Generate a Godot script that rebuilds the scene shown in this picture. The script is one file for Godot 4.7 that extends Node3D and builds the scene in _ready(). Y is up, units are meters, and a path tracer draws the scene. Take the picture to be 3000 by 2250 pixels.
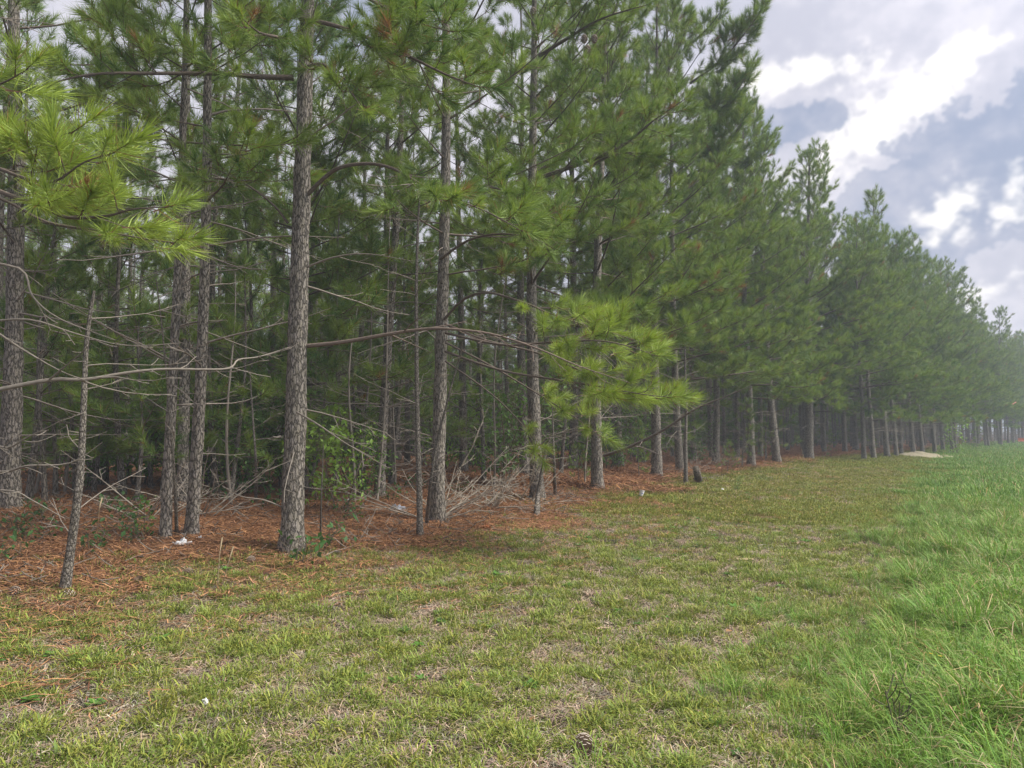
extends Node3D
# A pine stand beside a grassy verge under a cloudy sky. Units are metres; the eye stands at the origin, 1.6 m up, facing -Z.

var rng := RandomNumberGenerator.new()
var bump_noise := FastNoiseLite.new()
var patch_noise := FastNoiseLite.new()
var used := {}
var M := {}
var TN := []   # needle tufts, bent needles, for boughs close by
var TM := []   # straight needles, for the front rank
var dry_tuft: Shape
var TF := []   # coarser, for the stand

# ---------------------------------------------------------------- ground
func beyond(x: float, z: float) -> float:          # metres in front of the outer row of trees (negative inside the stand)
	return (x - (-0.876 * z - 11.9)) * 0.752

func ground_h(x: float, z: float) -> float:
	return 0.6 * (1.0 - smoothstep(-4.0, 7.0, beyond(x, z)))

func ground_at(x: float, z: float) -> float:
	return ground_h(x, z) + bump_noise.get_noise_2d(x, z) * 0.035

func straw_share(x: float, z: float) -> float:
	var d := -z
	var s0 := 2.0
	if d > 7.0: s0 = lerpf(2.0, 2.7, clampf((d - 7.0) / 2.0, 0, 1))
	if d > 11.0: s0 = lerpf(2.7, -0.3, clampf((d - 11.0) / 8.0, 0, 1))
	if d > 20.0: s0 = lerpf(-0.3, -1.2, clampf((d - 20.0) / 10.0, 0, 1))
	var s := beyond(x, z) + patch_noise.get_noise_2d(x * 2.2, z * 2.2) * 1.4
	return 1.0 - smoothstep(s0 - 1.6, s0 + 0.3, s)

func tall_share(x: float, z: float) -> float:
	var edge := 0.62 * -z - 0.8 + patch_noise.get_noise_2d(x * 1.4 + 40.0, z * 1.4) * (1.2 + 0.04 * -z)
	return smoothstep(-1.3, 1.9, x - edge)

# ---------------------------------------------------------------- mesh collector
class Shape:
	var v := PackedVector3Array()
	var n := PackedVector3Array()
	var uv := PackedVector2Array()
	var c := PackedColorArray()
	var i := PackedInt32Array()

	func tube(p: PackedVector3Array, r: PackedFloat32Array, sides: int, col := Color.WHITE, around := 1.0, along := 1.0, rough: FastNoiseLite = null, amount := 0.0) -> void:
		var side := Vector3.RIGHT
		var first := v.size()
		var run := 0.0
		for k in p.size():
			var d: Vector3 = (p[mini(k + 1, p.size() - 1)] - p[maxi(k - 1, 0)]).normalized()
			if k == 0:
				side = d.cross(Vector3.RIGHT if absf(d.x) < 0.8 else Vector3.FORWARD).normalized()
			else:
				side = (side - d * side.dot(d)).normalized()
				run += p[k].distance_to(p[k - 1])
			var other := d.cross(side)
			for s in sides + 1:
				var a := TAU * s / sides
				var o := side * cos(a) + other * sin(a)
				var rr := r[k]
				if rough:
					var q := p[k] + o * 0.3
					rr *= 1.0 + amount * rough.get_noise_3d(q.x * 14.0, q.y * 6.0, q.z * 14.0)
				v.append(p[k] + o * rr)
				n.append(o)
				uv.append(Vector2(around * s / sides, run * along))
				c.append(col)
		for k in p.size() - 1:
			for s in sides:
				var q := first + k * (sides + 1) + s
				var w := q + sides + 1
				i.append_array([q, w, q + 1, q + 1, w, w + 1])
		# a closed tip
		var last := first + (p.size() - 1) * (sides + 1)
		for s in sides - 2:
			i.append_array([last, last + s + 2, last + s + 1])

	func add(a: Vector3, b: Vector3, d: Vector3, col: Color) -> void:   # a loose triangle for meshes without normals
		v.append_array([a, b, d])
		c.append_array([col, col, col])

	func commit() -> ArrayMesh:
		var m := ArrayMesh.new()
		if v.is_empty(): return m
		var arr := []
		arr.resize(Mesh.ARRAY_MAX)
		arr[Mesh.ARRAY_VERTEX] = v
		if n.size(): arr[Mesh.ARRAY_NORMAL] = n
		if uv.size(): arr[Mesh.ARRAY_TEX_UV] = uv
		if c.size(): arr[Mesh.ARRAY_COLOR] = c
		if i.size(): arr[Mesh.ARRAY_INDEX] = i
		m.add_surface_from_arrays(Mesh.PRIMITIVE_TRIANGLES, arr)
		return m

# ---------------------------------------------------------------- scene tree helpers
func numbered(called: String) -> String:
	var k: int = used.get(called, 0)
	used[called] = k + 1
	return called if k == 0 else "%s_%03d" % [called, k]

func tag(o: Node, label: String, category: String, group := "", kind := "") -> Node:
	if label: o.set_meta("label", label)
	if category: o.set_meta("category", category)
	if group: o.set_meta("group", group)
	if kind: o.set_meta("kind", kind)
	return o

func thing(called: String, label: String, category: String, at := Vector3.ZERO, turn := 0.0, group := "") -> Node3D:
	var o := Node3D.new()
	o.name = numbered(called)
	add_child(o)
	o.position = at
	o.rotation.y = turn
	tag(o, label, category, group)
	return o

func part(called: String, mesh: Mesh, m: Material, parent: Node) -> MeshInstance3D:
	var o := MeshInstance3D.new()
	o.name = called
	o.mesh = mesh
	o.material_override = m
	parent.add_child(o, true)
	return o

func single(called: String, mesh: Mesh, m: Material, at: Vector3, turn: float, label: String, category: String, group := "") -> MeshInstance3D:
	var o := MeshInstance3D.new()
	o.name = numbered(called)
	o.mesh = mesh
	o.material_override = m
	add_child(o)
	o.position = at
	o.rotation.y = turn
	tag(o, label, category, group)
	return o

func many(called: String, mesh: Mesh, m: Material, places: Array, tints: PackedColorArray, parent: Node) -> MultiMeshInstance3D:
	var mm := MultiMesh.new()
	mm.transform_format = MultiMesh.TRANSFORM_3D
	mm.use_colors = true
	mm.mesh = mesh
	mm.instance_count = places.size()
	for k in places.size():
		mm.set_instance_transform(k, places[k])
		mm.set_instance_color(k, tints[k])
	var o := MultiMeshInstance3D.new()
	o.name = called
	o.multimesh = mm
	o.material_override = m
	parent.add_child(o, true)
	return o

func rnd(a: float, b: float) -> float:
	return rng.randf_range(a, b)

func rvec() -> Vector3:
	return Vector3(rnd(-1, 1), rnd(-1, 1), rnd(-1, 1))

func flat(c: Color, rough := 0.9) -> StandardMaterial3D:
	var m := StandardMaterial3D.new()
	m.albedo_color = c.linear_to_srgb()
	m.roughness = rough
	m.metallic_specular = 0.3
	return m

func grown(tint: Color, back: float, rough := 0.6) -> StandardMaterial3D:   # leaves and blades: vertex colours, light passing through
	var m := StandardMaterial3D.new()
	m.albedo_color = tint
	m.vertex_color_use_as_albedo = true
	m.cull_mode = BaseMaterial3D.CULL_DISABLED
	m.roughness = rough
	m.metallic_specular = 0.35
	if back > 0.0:
		m.backlight_enabled = true
		m.backlight = Color(back, back, back * 0.8)
	return m

func image_texture(im: Image) -> ImageTexture:
	im.generate_mipmaps()
	return ImageTexture.create_from_image(im)

# ---------------------------------------------------------------- materials
func make_materials() -> void:
	# bark: plates between dark furrows
	var cell := FastNoiseLite.new()
	cell.noise_type = FastNoiseLite.TYPE_CELLULAR
	cell.cellular_distance_function = FastNoiseLite.DISTANCE_EUCLIDEAN
	cell.cellular_return_type = FastNoiseLite.RETURN_DISTANCE2_SUB
	cell.frequency = 0.022
	cell.fractal_type = FastNoiseLite.FRACTAL_NONE
	cell.domain_warp_enabled = true
	cell.domain_warp_amplitude = 46.0
	cell.domain_warp_frequency = 0.03
	cell.seed = 4
	var fine := FastNoiseLite.new()
	fine.frequency = 0.06
	fine.fractal_octaves = 4
	fine.seed = 9
	var side := 512
	var plates := cell.get_seamless_image(side, side)
	var grain := fine.get_seamless_image(side, side)
	fine.frequency = 0.012
	fine.seed = 21
	var broad := fine.get_seamless_image(side, side)
	var col := Image.create(side, side, false, Image.FORMAT_RGB8)
	var hgt := Image.create(side, side, false, Image.FORMAT_RGB8)
	for y in side:
		for x in side:
			var p := plates.get_pixel(x, y).r
			var g := grain.get_pixel(x, y).r
			var b := broad.get_pixel(x, y).r
			var plate := smoothstep(0.0, 0.30, p + (g - 0.5) * 0.45)
			var tone := lerpf(0.075, lerpf(0.15, 0.33, g * 0.65 + b * 0.35), plate)
			var c := Color(tone * 1.06, tone * 0.96, tone * lerpf(0.74, 0.87, b))
			col.set_pixel(x, y, c.linear_to_srgb())
			var e := clampf(plate * 0.75 + g * 0.3 - 0.05, 0, 1)
			hgt.set_pixel(x, y, Color(e, e, e))
	var bark := StandardMaterial3D.new()
	bark.albedo_texture = image_texture(col)
	bark.vertex_color_use_as_albedo = true
	bark.heightmap_enabled = true
	bark.heightmap_texture = image_texture(hgt)
	bark.heightmap_scale = 1.6
	bark.roughness = 0.95
	bark.metallic_specular = 0.2
	M.bark = bark
	# twigs and limbs
	var wood := StandardMaterial3D.new()
	wood.albedo_texture = image_texture(grain_image(side, grain, broad))
	wood.vertex_color_use_as_albedo = true
	wood.roughness = 0.92
	wood.metallic_specular = 0.2
	M.wood = wood
	M.needle = grown(Color.WHITE, 0.75, 0.5)
	M.leaf = grown(Color.WHITE, 0.9, 0.45)
	M.blade = grown(Color.WHITE, 0.7, 0.6)
	M.straw = grown(Color.WHITE, 0.0, 0.85)
	# forest floor and thatch: strands lying every way
	var s2 := 1024
	var strands := Image.create(s2, s2, false, Image.FORMAT_RGB8)
	strands.fill(Color(0.42, 0.40, 0.38))
	rng.seed = 77
	for k in 9000:
		var x := rnd(0, s2)
		var y := rnd(0, s2)
		var a := rnd(0, TAU)
		var len := int(rnd(24, 80))
		var t := rnd(0.30, 0.98)
		var c := Color(t, t * rnd(0.93, 1.0), t * rnd(0.84, 1.0))
		var bend := rnd(-0.012, 0.012)
		for j in len:
			x += cos(a)
			y += sin(a)
			a += bend
			strands.set_pixel(posmod(int(x), s2), posmod(int(y), s2), c)
			if k % 3 == 0: strands.set_pixel(posmod(int(x) + 1, s2), posmod(int(y), s2), c)
	var floor_m := StandardMaterial3D.new()
	floor_m.albedo_texture = image_texture(strands)
	floor_m.vertex_color_use_as_albedo = true
	floor_m.uv1_triplanar = true
	floor_m.uv1_world_triplanar = true
	floor_m.uv1_scale = Vector3.ONE * 0.85
	floor_m.heightmap_enabled = true
	floor_m.heightmap_texture = floor_m.albedo_texture
	floor_m.heightmap_scale = 1.2
	floor_m.roughness = 0.97
	floor_m.metallic_specular = 0.15
	M.floor = floor_m
	# loose sand
	var sand := StandardMaterial3D.new()
	fine.frequency = 0.09
	var si := fine.get_seamless_image(256, 256)
	var sc := Image.create(256, 256, false, Image.FORMAT_RGB8)
	for y in 256:
		for x in 256:
			var g := si.get_pixel(x, y).r
			sc.set_pixel(x, y, (Color(0.33, 0.28, 0.205) * lerpf(0.5, 1.1, g)).lerp(Color(0.17, 0.16, 0.075), smoothstep(0.5, 0.62, si.get_pixel(y, x / 2).r)).linear_to_srgb())
	sand.albedo_texture = image_texture(sc)
	sand.uv1_triplanar = true
	sand.uv1_world_triplanar = true
	sand.uv1_scale = Vector3.ONE * 1.3
	sand.roughness = 1.0
	M.sand = sand
	M.white = flat(Color(0.62, 0.62, 0.61), 0.7)
	M.white.cull_mode = BaseMaterial3D.CULL_DISABLED
	M.grey_bag = flat(Color(0.16, 0.17, 0.20), 0.45)
	M.orange = flat(Color(0.62, 0.2, 0.12), 0.7)
	M.pink = flat(Color(0.72, 0.22, 0.2), 0.7)
	M.blue_print = flat(Color(0.18, 0.24, 0.45), 0.7)
	M.dry_leaf = flat(Color(0.42, 0.17, 0.07), 0.7)
	M.board = flat(Color(0.36, 0.27, 0.17), 0.9)

func grain_image(side: int, grain: Image, broad: Image) -> Image:
	var im := Image.create(side, side, false, Image.FORMAT_RGB8)
	for y in side:
		for x in side:
			var g := grain.get_pixel(x, (y / 6) % side).r * 0.55 + broad.get_pixel(x, y).r * 0.45
			var t := lerpf(0.55, 1.0, g)
			im.set_pixel(x, y, Color(t, t, t))
	return im

# ---------------------------------------------------------------- sky
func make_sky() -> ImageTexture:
	var w := 2560
	var h := 1280
	var soft := FastNoiseLite.new()
	soft.noise_type = FastNoiseLite.TYPE_SIMPLEX_SMOOTH
	soft.frequency = 1.7
	soft.fractal_octaves = 5
	soft.fractal_gain = 0.5
	soft.seed = 12
	var edge := FastNoiseLite.new()
	edge.noise_type = FastNoiseLite.TYPE_SIMPLEX_SMOOTH
	edge.frequency = 11.0
	edge.fractal_octaves = 6
	edge.fractal_gain = 0.55
	edge.seed = 31
	# lumps of cloud: azimuth, elevation, half width, half height (degrees), tilt; the first ones stand where the photograph shows them
	var dark := [[33.5, 17.6, 7.5, 4.2, 24.0], [30.0, 14.6, 5.5, 4.0, 32.0], [39.0, 18.5, 6.0, 5.0, 5.0], [21.4, 22.3, 2.7, 1.6, 15.0], [24.3, 22.7, 1.0, 1.6, 70.0]]
	var light := [[28.2, 21.6, 7.0, 1.9, 30.0], [32.6, 24.6, 2.4, 1.3, 20.0], [23.0, 25.6, 5.0, 1.2, 0.0]]
	var front := [[32.0, 14.8, 2.6, 1.5, 40.0], [35.4, 14.6, 2.0, 0.9, 10.0], [36.4, 16.8, 1.6, 1.6, 40.0], [34.0, 9.5, 4.0, 1.0, 15.0]]
	rng.seed = 5
	for k in 22:
		dark.append([rnd(46.0, 352.0), rnd(6.0, 46.0), rnd(6.0, 14.0), rnd(3.0, 6.5), rnd(-25.0, 25.0)])
		light.append([rnd(46.0, 352.0), rnd(6.0, 55.0), rnd(5.0, 13.0), rnd(1.5, 3.5), rnd(-30.0, 30.0)])
		front.append([rnd(46.0, 352.0), rnd(6.0, 50.0), rnd(2.0, 5.0), rnd(1.0, 2.0), rnd(-30.0, 40.0)])
	var im := Image.create(w, h, false, Image.FORMAT_RGBF)
	var lav := Color(0.305, 0.31, 0.365)
	var pale := Color(0.41, 0.402, 0.445)
	var white := Color(0.60, 0.58, 0.565)
	var blue := Color(0.182, 0.212, 0.288)
	var low := Color(0.36, 0.365, 0.40)
	im.fill(low)
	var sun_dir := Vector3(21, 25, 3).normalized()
	# nearest lumps of each column, so that the loop stays short
	for x in w:
		var az := 360.0 * (x + 0.5) / w
		if az > 180.0: az -= 360.0
		var dn := []
		var ln := []
		var fn := []
		for q in dark:
			var da: float = absf(wrapf(az - q[0], -180.0, 180.0))
			if da < 40.0: dn.append(q)
		for q in light:
			var da: float = absf(wrapf(az - q[0], -180.0, 180.0))
			if da < 40.0: ln.append(q)
		for q in front:
			if absf(wrapf(az - q[0], -180.0, 180.0)) < 12.0: fn.append(q)
		var ca := cos(deg_to_rad(az))
		var sa := sin(deg_to_rad(az))
		for y in h / 2 + 8:
			var el := 90.0 - 180.0 * (y + 0.5) / h
			var ce := cos(deg_to_rad(el))
			var dir := Vector3(sa * ce, sin(deg_to_rad(el)), -ca * ce)
			var n1 := soft.get_noise_3d(dir.x, dir.y * 1.8, dir.z)
			var n2 := edge.get_noise_3d(dir.x, dir.y * 1.5, dir.z)
			var n3 := edge.get_noise_3d(dir.x * 3.1 + 7.0, dir.y * 3.6, dir.z * 3.1)
			var c := lav.lerp(pale, smoothstep(-0.4, 0.45, n1 + n2 * 0.5 + n3 * 0.3))
			var lit := 0.0
			for q in ln:
				lit = maxf(lit, lump(az, el, q, ce) * 1.2 + n2 * 1.1 + n3 * 0.8 + 0.2)
			c = c.lerp(white, smoothstep(-0.05, 0.95, lit) * 0.95)
			var dk := -1.0
			for q in dn:
				dk = maxf(dk, lump(az, el, q, ce) * 1.6 + n2 * 0.75 + n3 * 0.75 + 0.1)
			var body := blue.lerp(lav, 0.8 * smoothstep(-0.35, 0.55, n1 * 0.6 + n2 * 0.5 + n3 * 0.4))
			c = c.lerp(body, smoothstep(0.0, 0.2, dk) * 0.93)
			var top := 0.0
			for q in fn:
				top = maxf(top, lump(az, el, q, ce) + n2 * 1.1 + n3 * 1.0 - 0.05)
			c = c.lerp(white, smoothstep(0.0, 1.0, top) * 0.85)
			c = c.lerp(low, smoothstep(7.0, 0.0, el) * 0.6)
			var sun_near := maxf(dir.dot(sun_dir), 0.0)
			c = c * (1.0 + 2.3 * pow(sun_near, 5.0))  # sky around the sun, mostly out of view, brightened to add soft light
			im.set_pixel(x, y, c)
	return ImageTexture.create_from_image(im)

func lump(az: float, el: float, q: Array, ce: float) -> float:
	var dx: float = wrapf(az - q[0], -180.0, 180.0) * ce
	var dy: float = el - q[1]
	var t := deg_to_rad(q[4])
	var u: float = (dx * cos(t) + dy * sin(t)) / q[2]
	var v: float = (-dx * sin(t) + dy * cos(t)) / q[3]
	return 1.0 - sqrt(u * u + v * v)

# ---------------------------------------------------------------- needles
func make_tuft(count: int, bent: bool, width: float, hue: float, shoot := 0.2, long := 0.19, dry := false) -> Shape:
	var s := Shape.new()
	var deep := Color(0.066, 0.138, 0.040)
	var fresh := Color(0.238, 0.328, 0.062)
	for k in count:
		var t := pow(rng.randf(), 0.75)
		var at := Vector3.UP * (t * shoot)
		var ang := deg_to_rad(lerpf(72.0, 16.0, t) + rnd(-16, 16))
		var az := rnd(0, TAU)
		var out := Vector3(cos(az), 0, sin(az))
		var d := out * sin(ang) + Vector3.UP * cos(ang)
		var l := long * rnd(0.72, 1.12)
		var across := d.cross(rvec()).normalized() * width * 0.5
		var c := deep.lerp(fresh, clampf(hue + rnd(-0.22, 0.22), 0, 1.5))
		if dry or rng.randf() < 0.03: c = Color(0.27, 0.14, 0.06) * rnd(0.7, 1.2)
		if bent:
			var mid := at + d * l * 0.5
			var d2 := (d + Vector3.UP * rnd(0.0, 0.35) + rvec() * 0.12).normalized()
			var tip := mid + d2 * l * 0.5
			s.add(at - across, at + across, mid + across * 0.9, c)
			s.add(at - across, mid + across * 0.9, mid - across * 0.9, c)
			s.add(mid - across * 0.9, mid + across * 0.9, tip, c)
		else:
			s.add(at - across, at + across, at + d * l + rvec() * 0.012, c)
	var br := Color(0.15, 0.085, 0.045)
	var q := [Vector3(0.006, 0, 0), Vector3(-0.003, 0, 0.005), Vector3(-0.003, 0, -0.005)]
	for k in 3:
		s.add(q[k] - Vector3.UP * 0.03, q[(k + 1) % 3] - Vector3.UP * 0.03, Vector3.UP * shoot * 0.95, br)
	return s

func put_tuft(nb: Shape, set_: Array, at: Vector3, d: Vector3, size: float) -> void:
	var y := d.normalized()
	var x := y.cross(Vector3.RIGHT if absf(y.x) < 0.8 else Vector3.FORWARD).normalized().rotated(y, rnd(0, TAU))
	var b := Basis(x, y, x.cross(y)) * size
	var t: Shape = set_[rng.randi() % set_.size()]
	if rng.randf() < 0.018: t = dry_tuft
	nb.v.append_array(Transform3D(b, at) * t.v)
	nb.c.append_array(t.c)

# ---------------------------------------------------------------- limbs
func arc(p: Vector3, d: Vector3, l: float, sag: float, lift: float, wig: float, seg := 0.2) -> PackedVector3Array:
	var out := PackedVector3Array([p])
	var k := clampi(int(l / seg), 3, 14)
	var dd := d.normalized()
	for i in k:
		var t := float(i) / k
		dd = (dd + Vector3.UP * lerpf(-sag, lift, t) / k * 2.0 + rvec() * wig).normalized()
		p += dd * (l / k)
		out.append(p)
	return out

func smooth_path(pts: Array, each := 4) -> PackedVector3Array:
	var out := PackedVector3Array()
	for k in pts.size() - 1:
		var a: Vector3 = pts[maxi(k - 1, 0)]
		var b: Vector3 = pts[k]
		var c: Vector3 = pts[k + 1]
		var d: Vector3 = pts[mini(k + 2, pts.size() - 1)]
		for j in each:
			out.append(b.cubic_interpolate(c, a, d, float(j) / each))
	out.append(pts[-1])
	return out

# o: live, tufts (template set), step, sub, from, levels, size, col, thin, sides
func limb(mb: Shape, nb: Shape, p: PackedVector3Array, r0: float, level: int, o: Dictionary) -> void:
	var k := p.size()
	var r := PackedFloat32Array()
	var run := PackedFloat32Array([0.0])
	for i in k:
		r.append(maxf(r0 * pow(1.0 - float(i) / (k - 1) * 0.93, 0.8), 0.0032))
		if i: run.append(run[i - 1] + p[i].distance_to(p[i - 1]))
	var total := run[k - 1]
	mb.tube(p, r, [o.sides, 4, 3, 3][mini(level, 3)], o.col, 1.0, 3.0)
	if level < o.levels:
		var step: float = o.step * (1.0 if level == 0 else 0.62)
		var s: float = total * (o.from if level == 0 else 0.35) + rnd(0, step)
		var sgn := 1.0 if rng.randf() < 0.5 else -1.0
		while s < total * 0.97:
			var i := 1
			while i < k - 1 and run[i] < s: i += 1
			var f := (s - run[i - 1]) / maxf(run[i] - run[i - 1], 1e-4)
			var at := p[i - 1].lerp(p[i], f)
			var tan := (p[i] - p[i - 1]).normalized()
			var side := tan.cross(Vector3.UP)
			if side.length() < 0.1: side = Vector3.RIGHT
			side = side.normalized() * sgn
			var up := side.cross(tan) * sgn
			var a := deg_to_rad(rnd(30, 62))
			var b := deg_to_rad(rnd(-35, 50))
			var d := tan * cos(a) + (side * cos(b) + up * sin(b)) * sin(a)
			var t := s / total
			var l := clampf(total * o.sub * (1.15 - t) * rnd(0.6, 1.15), 0.12, 1.5)
			var rr := r0 * (1.0 - t * 0.85) * 0.5
			if not (o.get("gaps", 0.0) > rng.randf()):
				limb(mb, nb, arc(at, d, l, o.sag, o.lift, o.wig, 0.16), maxf(rr, 0.0035), level + 1, o)
			sgn = -sgn
			s += step * rnd(0.6, 1.4)
	if o.live:
		var tan := (p[k - 1] - p[k - 2]).normalized()
		put_tuft(nb, o.tufts, p[k - 1] - tan * 0.04, tan + Vector3.UP * 0.25, o.size * rnd(0.7, 1.25))
		if level >= 1:
			var n := int(total / o.along)
			for j in mini(n, 5):
				var s2: float = total - o.along * (j + 0.6) * rnd(0.7, 1.1)
				var i := 1
				while i < k - 1 and run[i] < s2: i += 1
				var at := p[i - 1].lerp(p[i], clampf((s2 - run[i - 1]) / maxf(run[i] - run[i - 1], 1e-4), 0, 1))
				var t2 := (p[i] - p[i - 1]).normalized()
				put_tuft(nb, o.tufts, at, t2 + rvec() * 0.75 + Vector3.UP * 0.3, o.size * rnd(0.5, 1.05))

func live_opts(set_: Array, more := {}) -> Dictionary:
	var o := {"live": true, "tufts": set_, "step": 0.21, "sub": 0.38, "from": 0.25, "levels": 2, "size": 1.0, "col": Color(0.21, 0.17, 0.14), "sides": 5, "sag": 0.12, "lift": 0.55, "wig": 0.09, "along": 0.17}
	o.merge(more, true)
	return o

func dead_opts(more := {}) -> Dictionary:
	var o := {"live": false, "tufts": [], "step": 0.2, "sub": 0.33, "from": 0.22, "levels": 2, "size": 1.0, "col": Color(0.36, 0.315, 0.26), "sides": 5, "sag": 0.25, "lift": 0.35, "wig": 0.13, "along": 0.2, "gaps": 0.15}
	o.merge(more, true)
	return o

func trunk_path(height: float, lean: Vector2, wob: float, from := -0.12, ring := 0.33) -> PackedVector3Array:
	var p := PackedVector3Array()
	var k := int(height / ring)
	var ph := rnd(0, 10)
	for i in k + 1:
		var y := from + (height - from) * i / k
		var t := y / height
		p.append(Vector3(lean.x * t + wob * sin(ph + t * 6.0), y, lean.y * t + wob * cos(ph * 1.7 + t * 5.0)))
	return p

func trunk_r(p: PackedVector3Array, r: float, height: float) -> PackedFloat32Array:
	var out := PackedFloat32Array()
	for q in p:
		var t := clampf(q.y / height, 0, 1)
		out.append(maxf(r * (1.0 - 0.86 * pow(t, 1.15)) * (1.0 + 0.34 * exp(-maxf(q.y, 0) * 4.5)), 0.012))
	return out

func on_trunk(p: PackedVector3Array, y: float) -> Vector3:
	for i in p.size() - 1:
		if p[i + 1].y >= y:
			return p[i].lerp(p[i + 1], clampf((y - p[i].y) / (p[i + 1].y - p[i].y), 0, 1))
	return p[p.size() - 1]

# open: how far the green boughs come down on the side that faces +X (local); shut: on the far side
func pine_shapes(height: float, r: float, sides: int, set_: Array, open: float, shut: float, reach: float, o := {}) -> Dictionary:
	var lean := Vector2(rnd(-0.35, 0.35), rnd(-0.35, 0.35)) if not o.has("lean") else o.lean as Vector2
	var p := trunk_path(height, lean, o.get("wob", 0.05), -0.12, 0.1 if sides > 10 else 0.33)
	var tr := trunk_r(p, r, height)
	var trunk := Shape.new()
	trunk.tube(p, tr, sides, Color.WHITE, maxf(1.0, roundf(TAU * r / 0.40)), 0.85, bump_noise, 0.2)
	var mb := Shape.new()
	var nb := Shape.new()
	var dw := Shape.new()
	var lo := live_opts(set_, o.get("live", {}))
	lo.gaps = o.get("thin", 0.0)
	var y: float = minf(open, shut)
	var az := rnd(0, TAU)
	while y < height - 0.25:
		for j in int(o.get("whorl", 3)) + int(rng.randf() < 0.4):
			az += TAU / 3.0 + rnd(-0.5, 0.5)
			var facing := cos(az) * 0.5 + 0.5
			var base_y := lerpf(shut, open, smoothstep(0.3, 0.85, facing))
			if y < base_y + rnd(-0.4, 0.4): continue
			var t := clampf((y - base_y) / (height - base_y), 0, 1)
			var l := reach * (0.55 + 0.45 * facing) * (pow(1.0 - t, 0.55) * 0.86 + 0.16) * rnd(0.7, 1.15)
			var pitch := deg_to_rad(lerpf(4.0, 58.0, pow(t, 0.9)) + rnd(-12, 12))
			var d := Vector3(cos(az) * cos(pitch), sin(pitch), sin(az) * cos(pitch))
			limb(mb, nb, arc(on_trunk(p, y), d, l, 0.18 * (1.0 - t), 0.5, 0.06, 0.25), clampf(l * 0.0095, 0.006, 0.034), 0, lo)
		y += rnd(0.34, 0.62)
	put_tuft(nb, set_, p[p.size() - 1] - Vector3.UP * 0.1, Vector3.UP, 1.2)
	for k in 3: put_tuft(nb, set_, p[p.size() - 1] - Vector3.UP * rnd(0.15, 0.4), Vector3.UP + rvec() * 0.7, 1.0)
	# bare, dead limbs below the crown
	var dead_n: int = o.get("dead", 22)
	for k in dead_n:
		var yy := rnd(0.7, maxf(shut, open + 1.5))
		az = rnd(0, TAU)
		var pitch := deg_to_rad(rnd(-14, 32))
		var l: float = rnd(0.35, 1.7) * o.get("dead_reach", 1.0)
		var d := Vector3(cos(az) * cos(pitch), sin(pitch), sin(az) * cos(pitch))
		limb(dw, nb, arc(on_trunk(p, yy), d, l, 0.28, 0.3, 0.11, 0.22), clampf(l * 0.009, 0.005, 0.015), 0, dead_opts(o.get("dead_opts", {"sides": 4})))
	return {"trunk": trunk.commit(), "branchwork": mb.commit(), "crown": nb.commit(), "deadwood": dw.commit(), "path": p, "radii": tr}

func assemble(root: Node, s: Dictionary) -> void:
	part("trunk", s.trunk, M.bark, root)
	if s.branchwork.get_surface_count(): part("branchwork", s.branchwork, M.wood, root)
	if s.crown.get_surface_count(): part("crown", s.crown, M.needle, root)
	if s.deadwood.get_surface_count(): part("deadwood", s.deadwood, M.wood, root).set_meta("kind", "stuff")

func add_limb(root: Node3D, called: String, pts: Array, r0: float, o: Dictionary) -> MeshInstance3D:
	var mb := Shape.new()
	var nb := Shape.new()
	var local := []
	for q in pts: local.append(q - root.position)
	limb(mb, nb, smooth_path(local), r0, 0, o)
	var m := part(called, mb.commit(), M.wood, root)
	if nb.v.size(): part("needles", nb.commit(), M.needle, m)
	return m

# ---------------------------------------------------------------- the scene
func _ready() -> void:
	bump_noise.seed = 3
	bump_noise.frequency = 0.35
	bump_noise.fractal_octaves = 3
	patch_noise.seed = 8
	patch_noise.frequency = 0.3
	patch_noise.fractal_octaves = 4

	var cam := Camera3D.new()
	cam.name = "camera"
	cam.fov = 56.8
	cam.near = 0.05
	cam.far = 1500.0
	cam.position = Vector3(0, 1.6, 0)
	cam.rotation_degrees = Vector3(3.93, 0, 0)
	add_child(cam)
	cam.current = true

	var env := Environment.new()
	env.background_mode = Environment.BG_SKY
	var sky := Sky.new()
	var pano := PanoramaSkyMaterial.new()
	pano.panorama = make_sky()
	sky.sky_material = pano
	env.sky = sky
	env.tonemap_mode = Environment.TONE_MAPPER_LINEAR
	env.tonemap_exposure = 2.0
	env.fog_enabled = true
	env.fog_density = 0.0022
	env.fog_light_color = Color(0.90, 0.95, 1.0)
	env.sdfgi_enabled = true
	env.ssao_enabled = true
	env.ssil_enabled = true
	var we := WorldEnvironment.new()
	we.name = "environment"
	we.environment = env
	add_child(we)

	var sun := DirectionalLight3D.new()
	sun.name = "sun"
	sun.light_energy = 1.15
	sun.light_angular_distance = 22.0
	sun.light_color = Color(1.0, 0.975, 0.94)
	sun.shadow_enabled = true
	add_child(sun)
	sun.look_at_from_position(Vector3(21, 25, 3), Vector3.ZERO)

	make_materials()
	rng.seed = 101
	dry_tuft = make_tuft(46, false, 0.007, 0.0, 0.18, 0.16, true)
	for k in 8:
		var hue := [0.4, 0.6, 0.8, 1.0, 0.5, 0.9, 0.7, 0.25][k] as float
		TN.append(make_tuft(130, true, 0.0044, hue + 0.6, 0.2, 0.19))
		TM.append(make_tuft(110, false, 0.0064, hue, 0.19, 0.18))
		TF.append(make_tuft(68, false, 0.0088, hue - 0.1, 0.2, 0.22))
	make_ground()
	make_front_trees()
	make_stand()
	make_understory()
	make_litter()
	make_grass()

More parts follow.
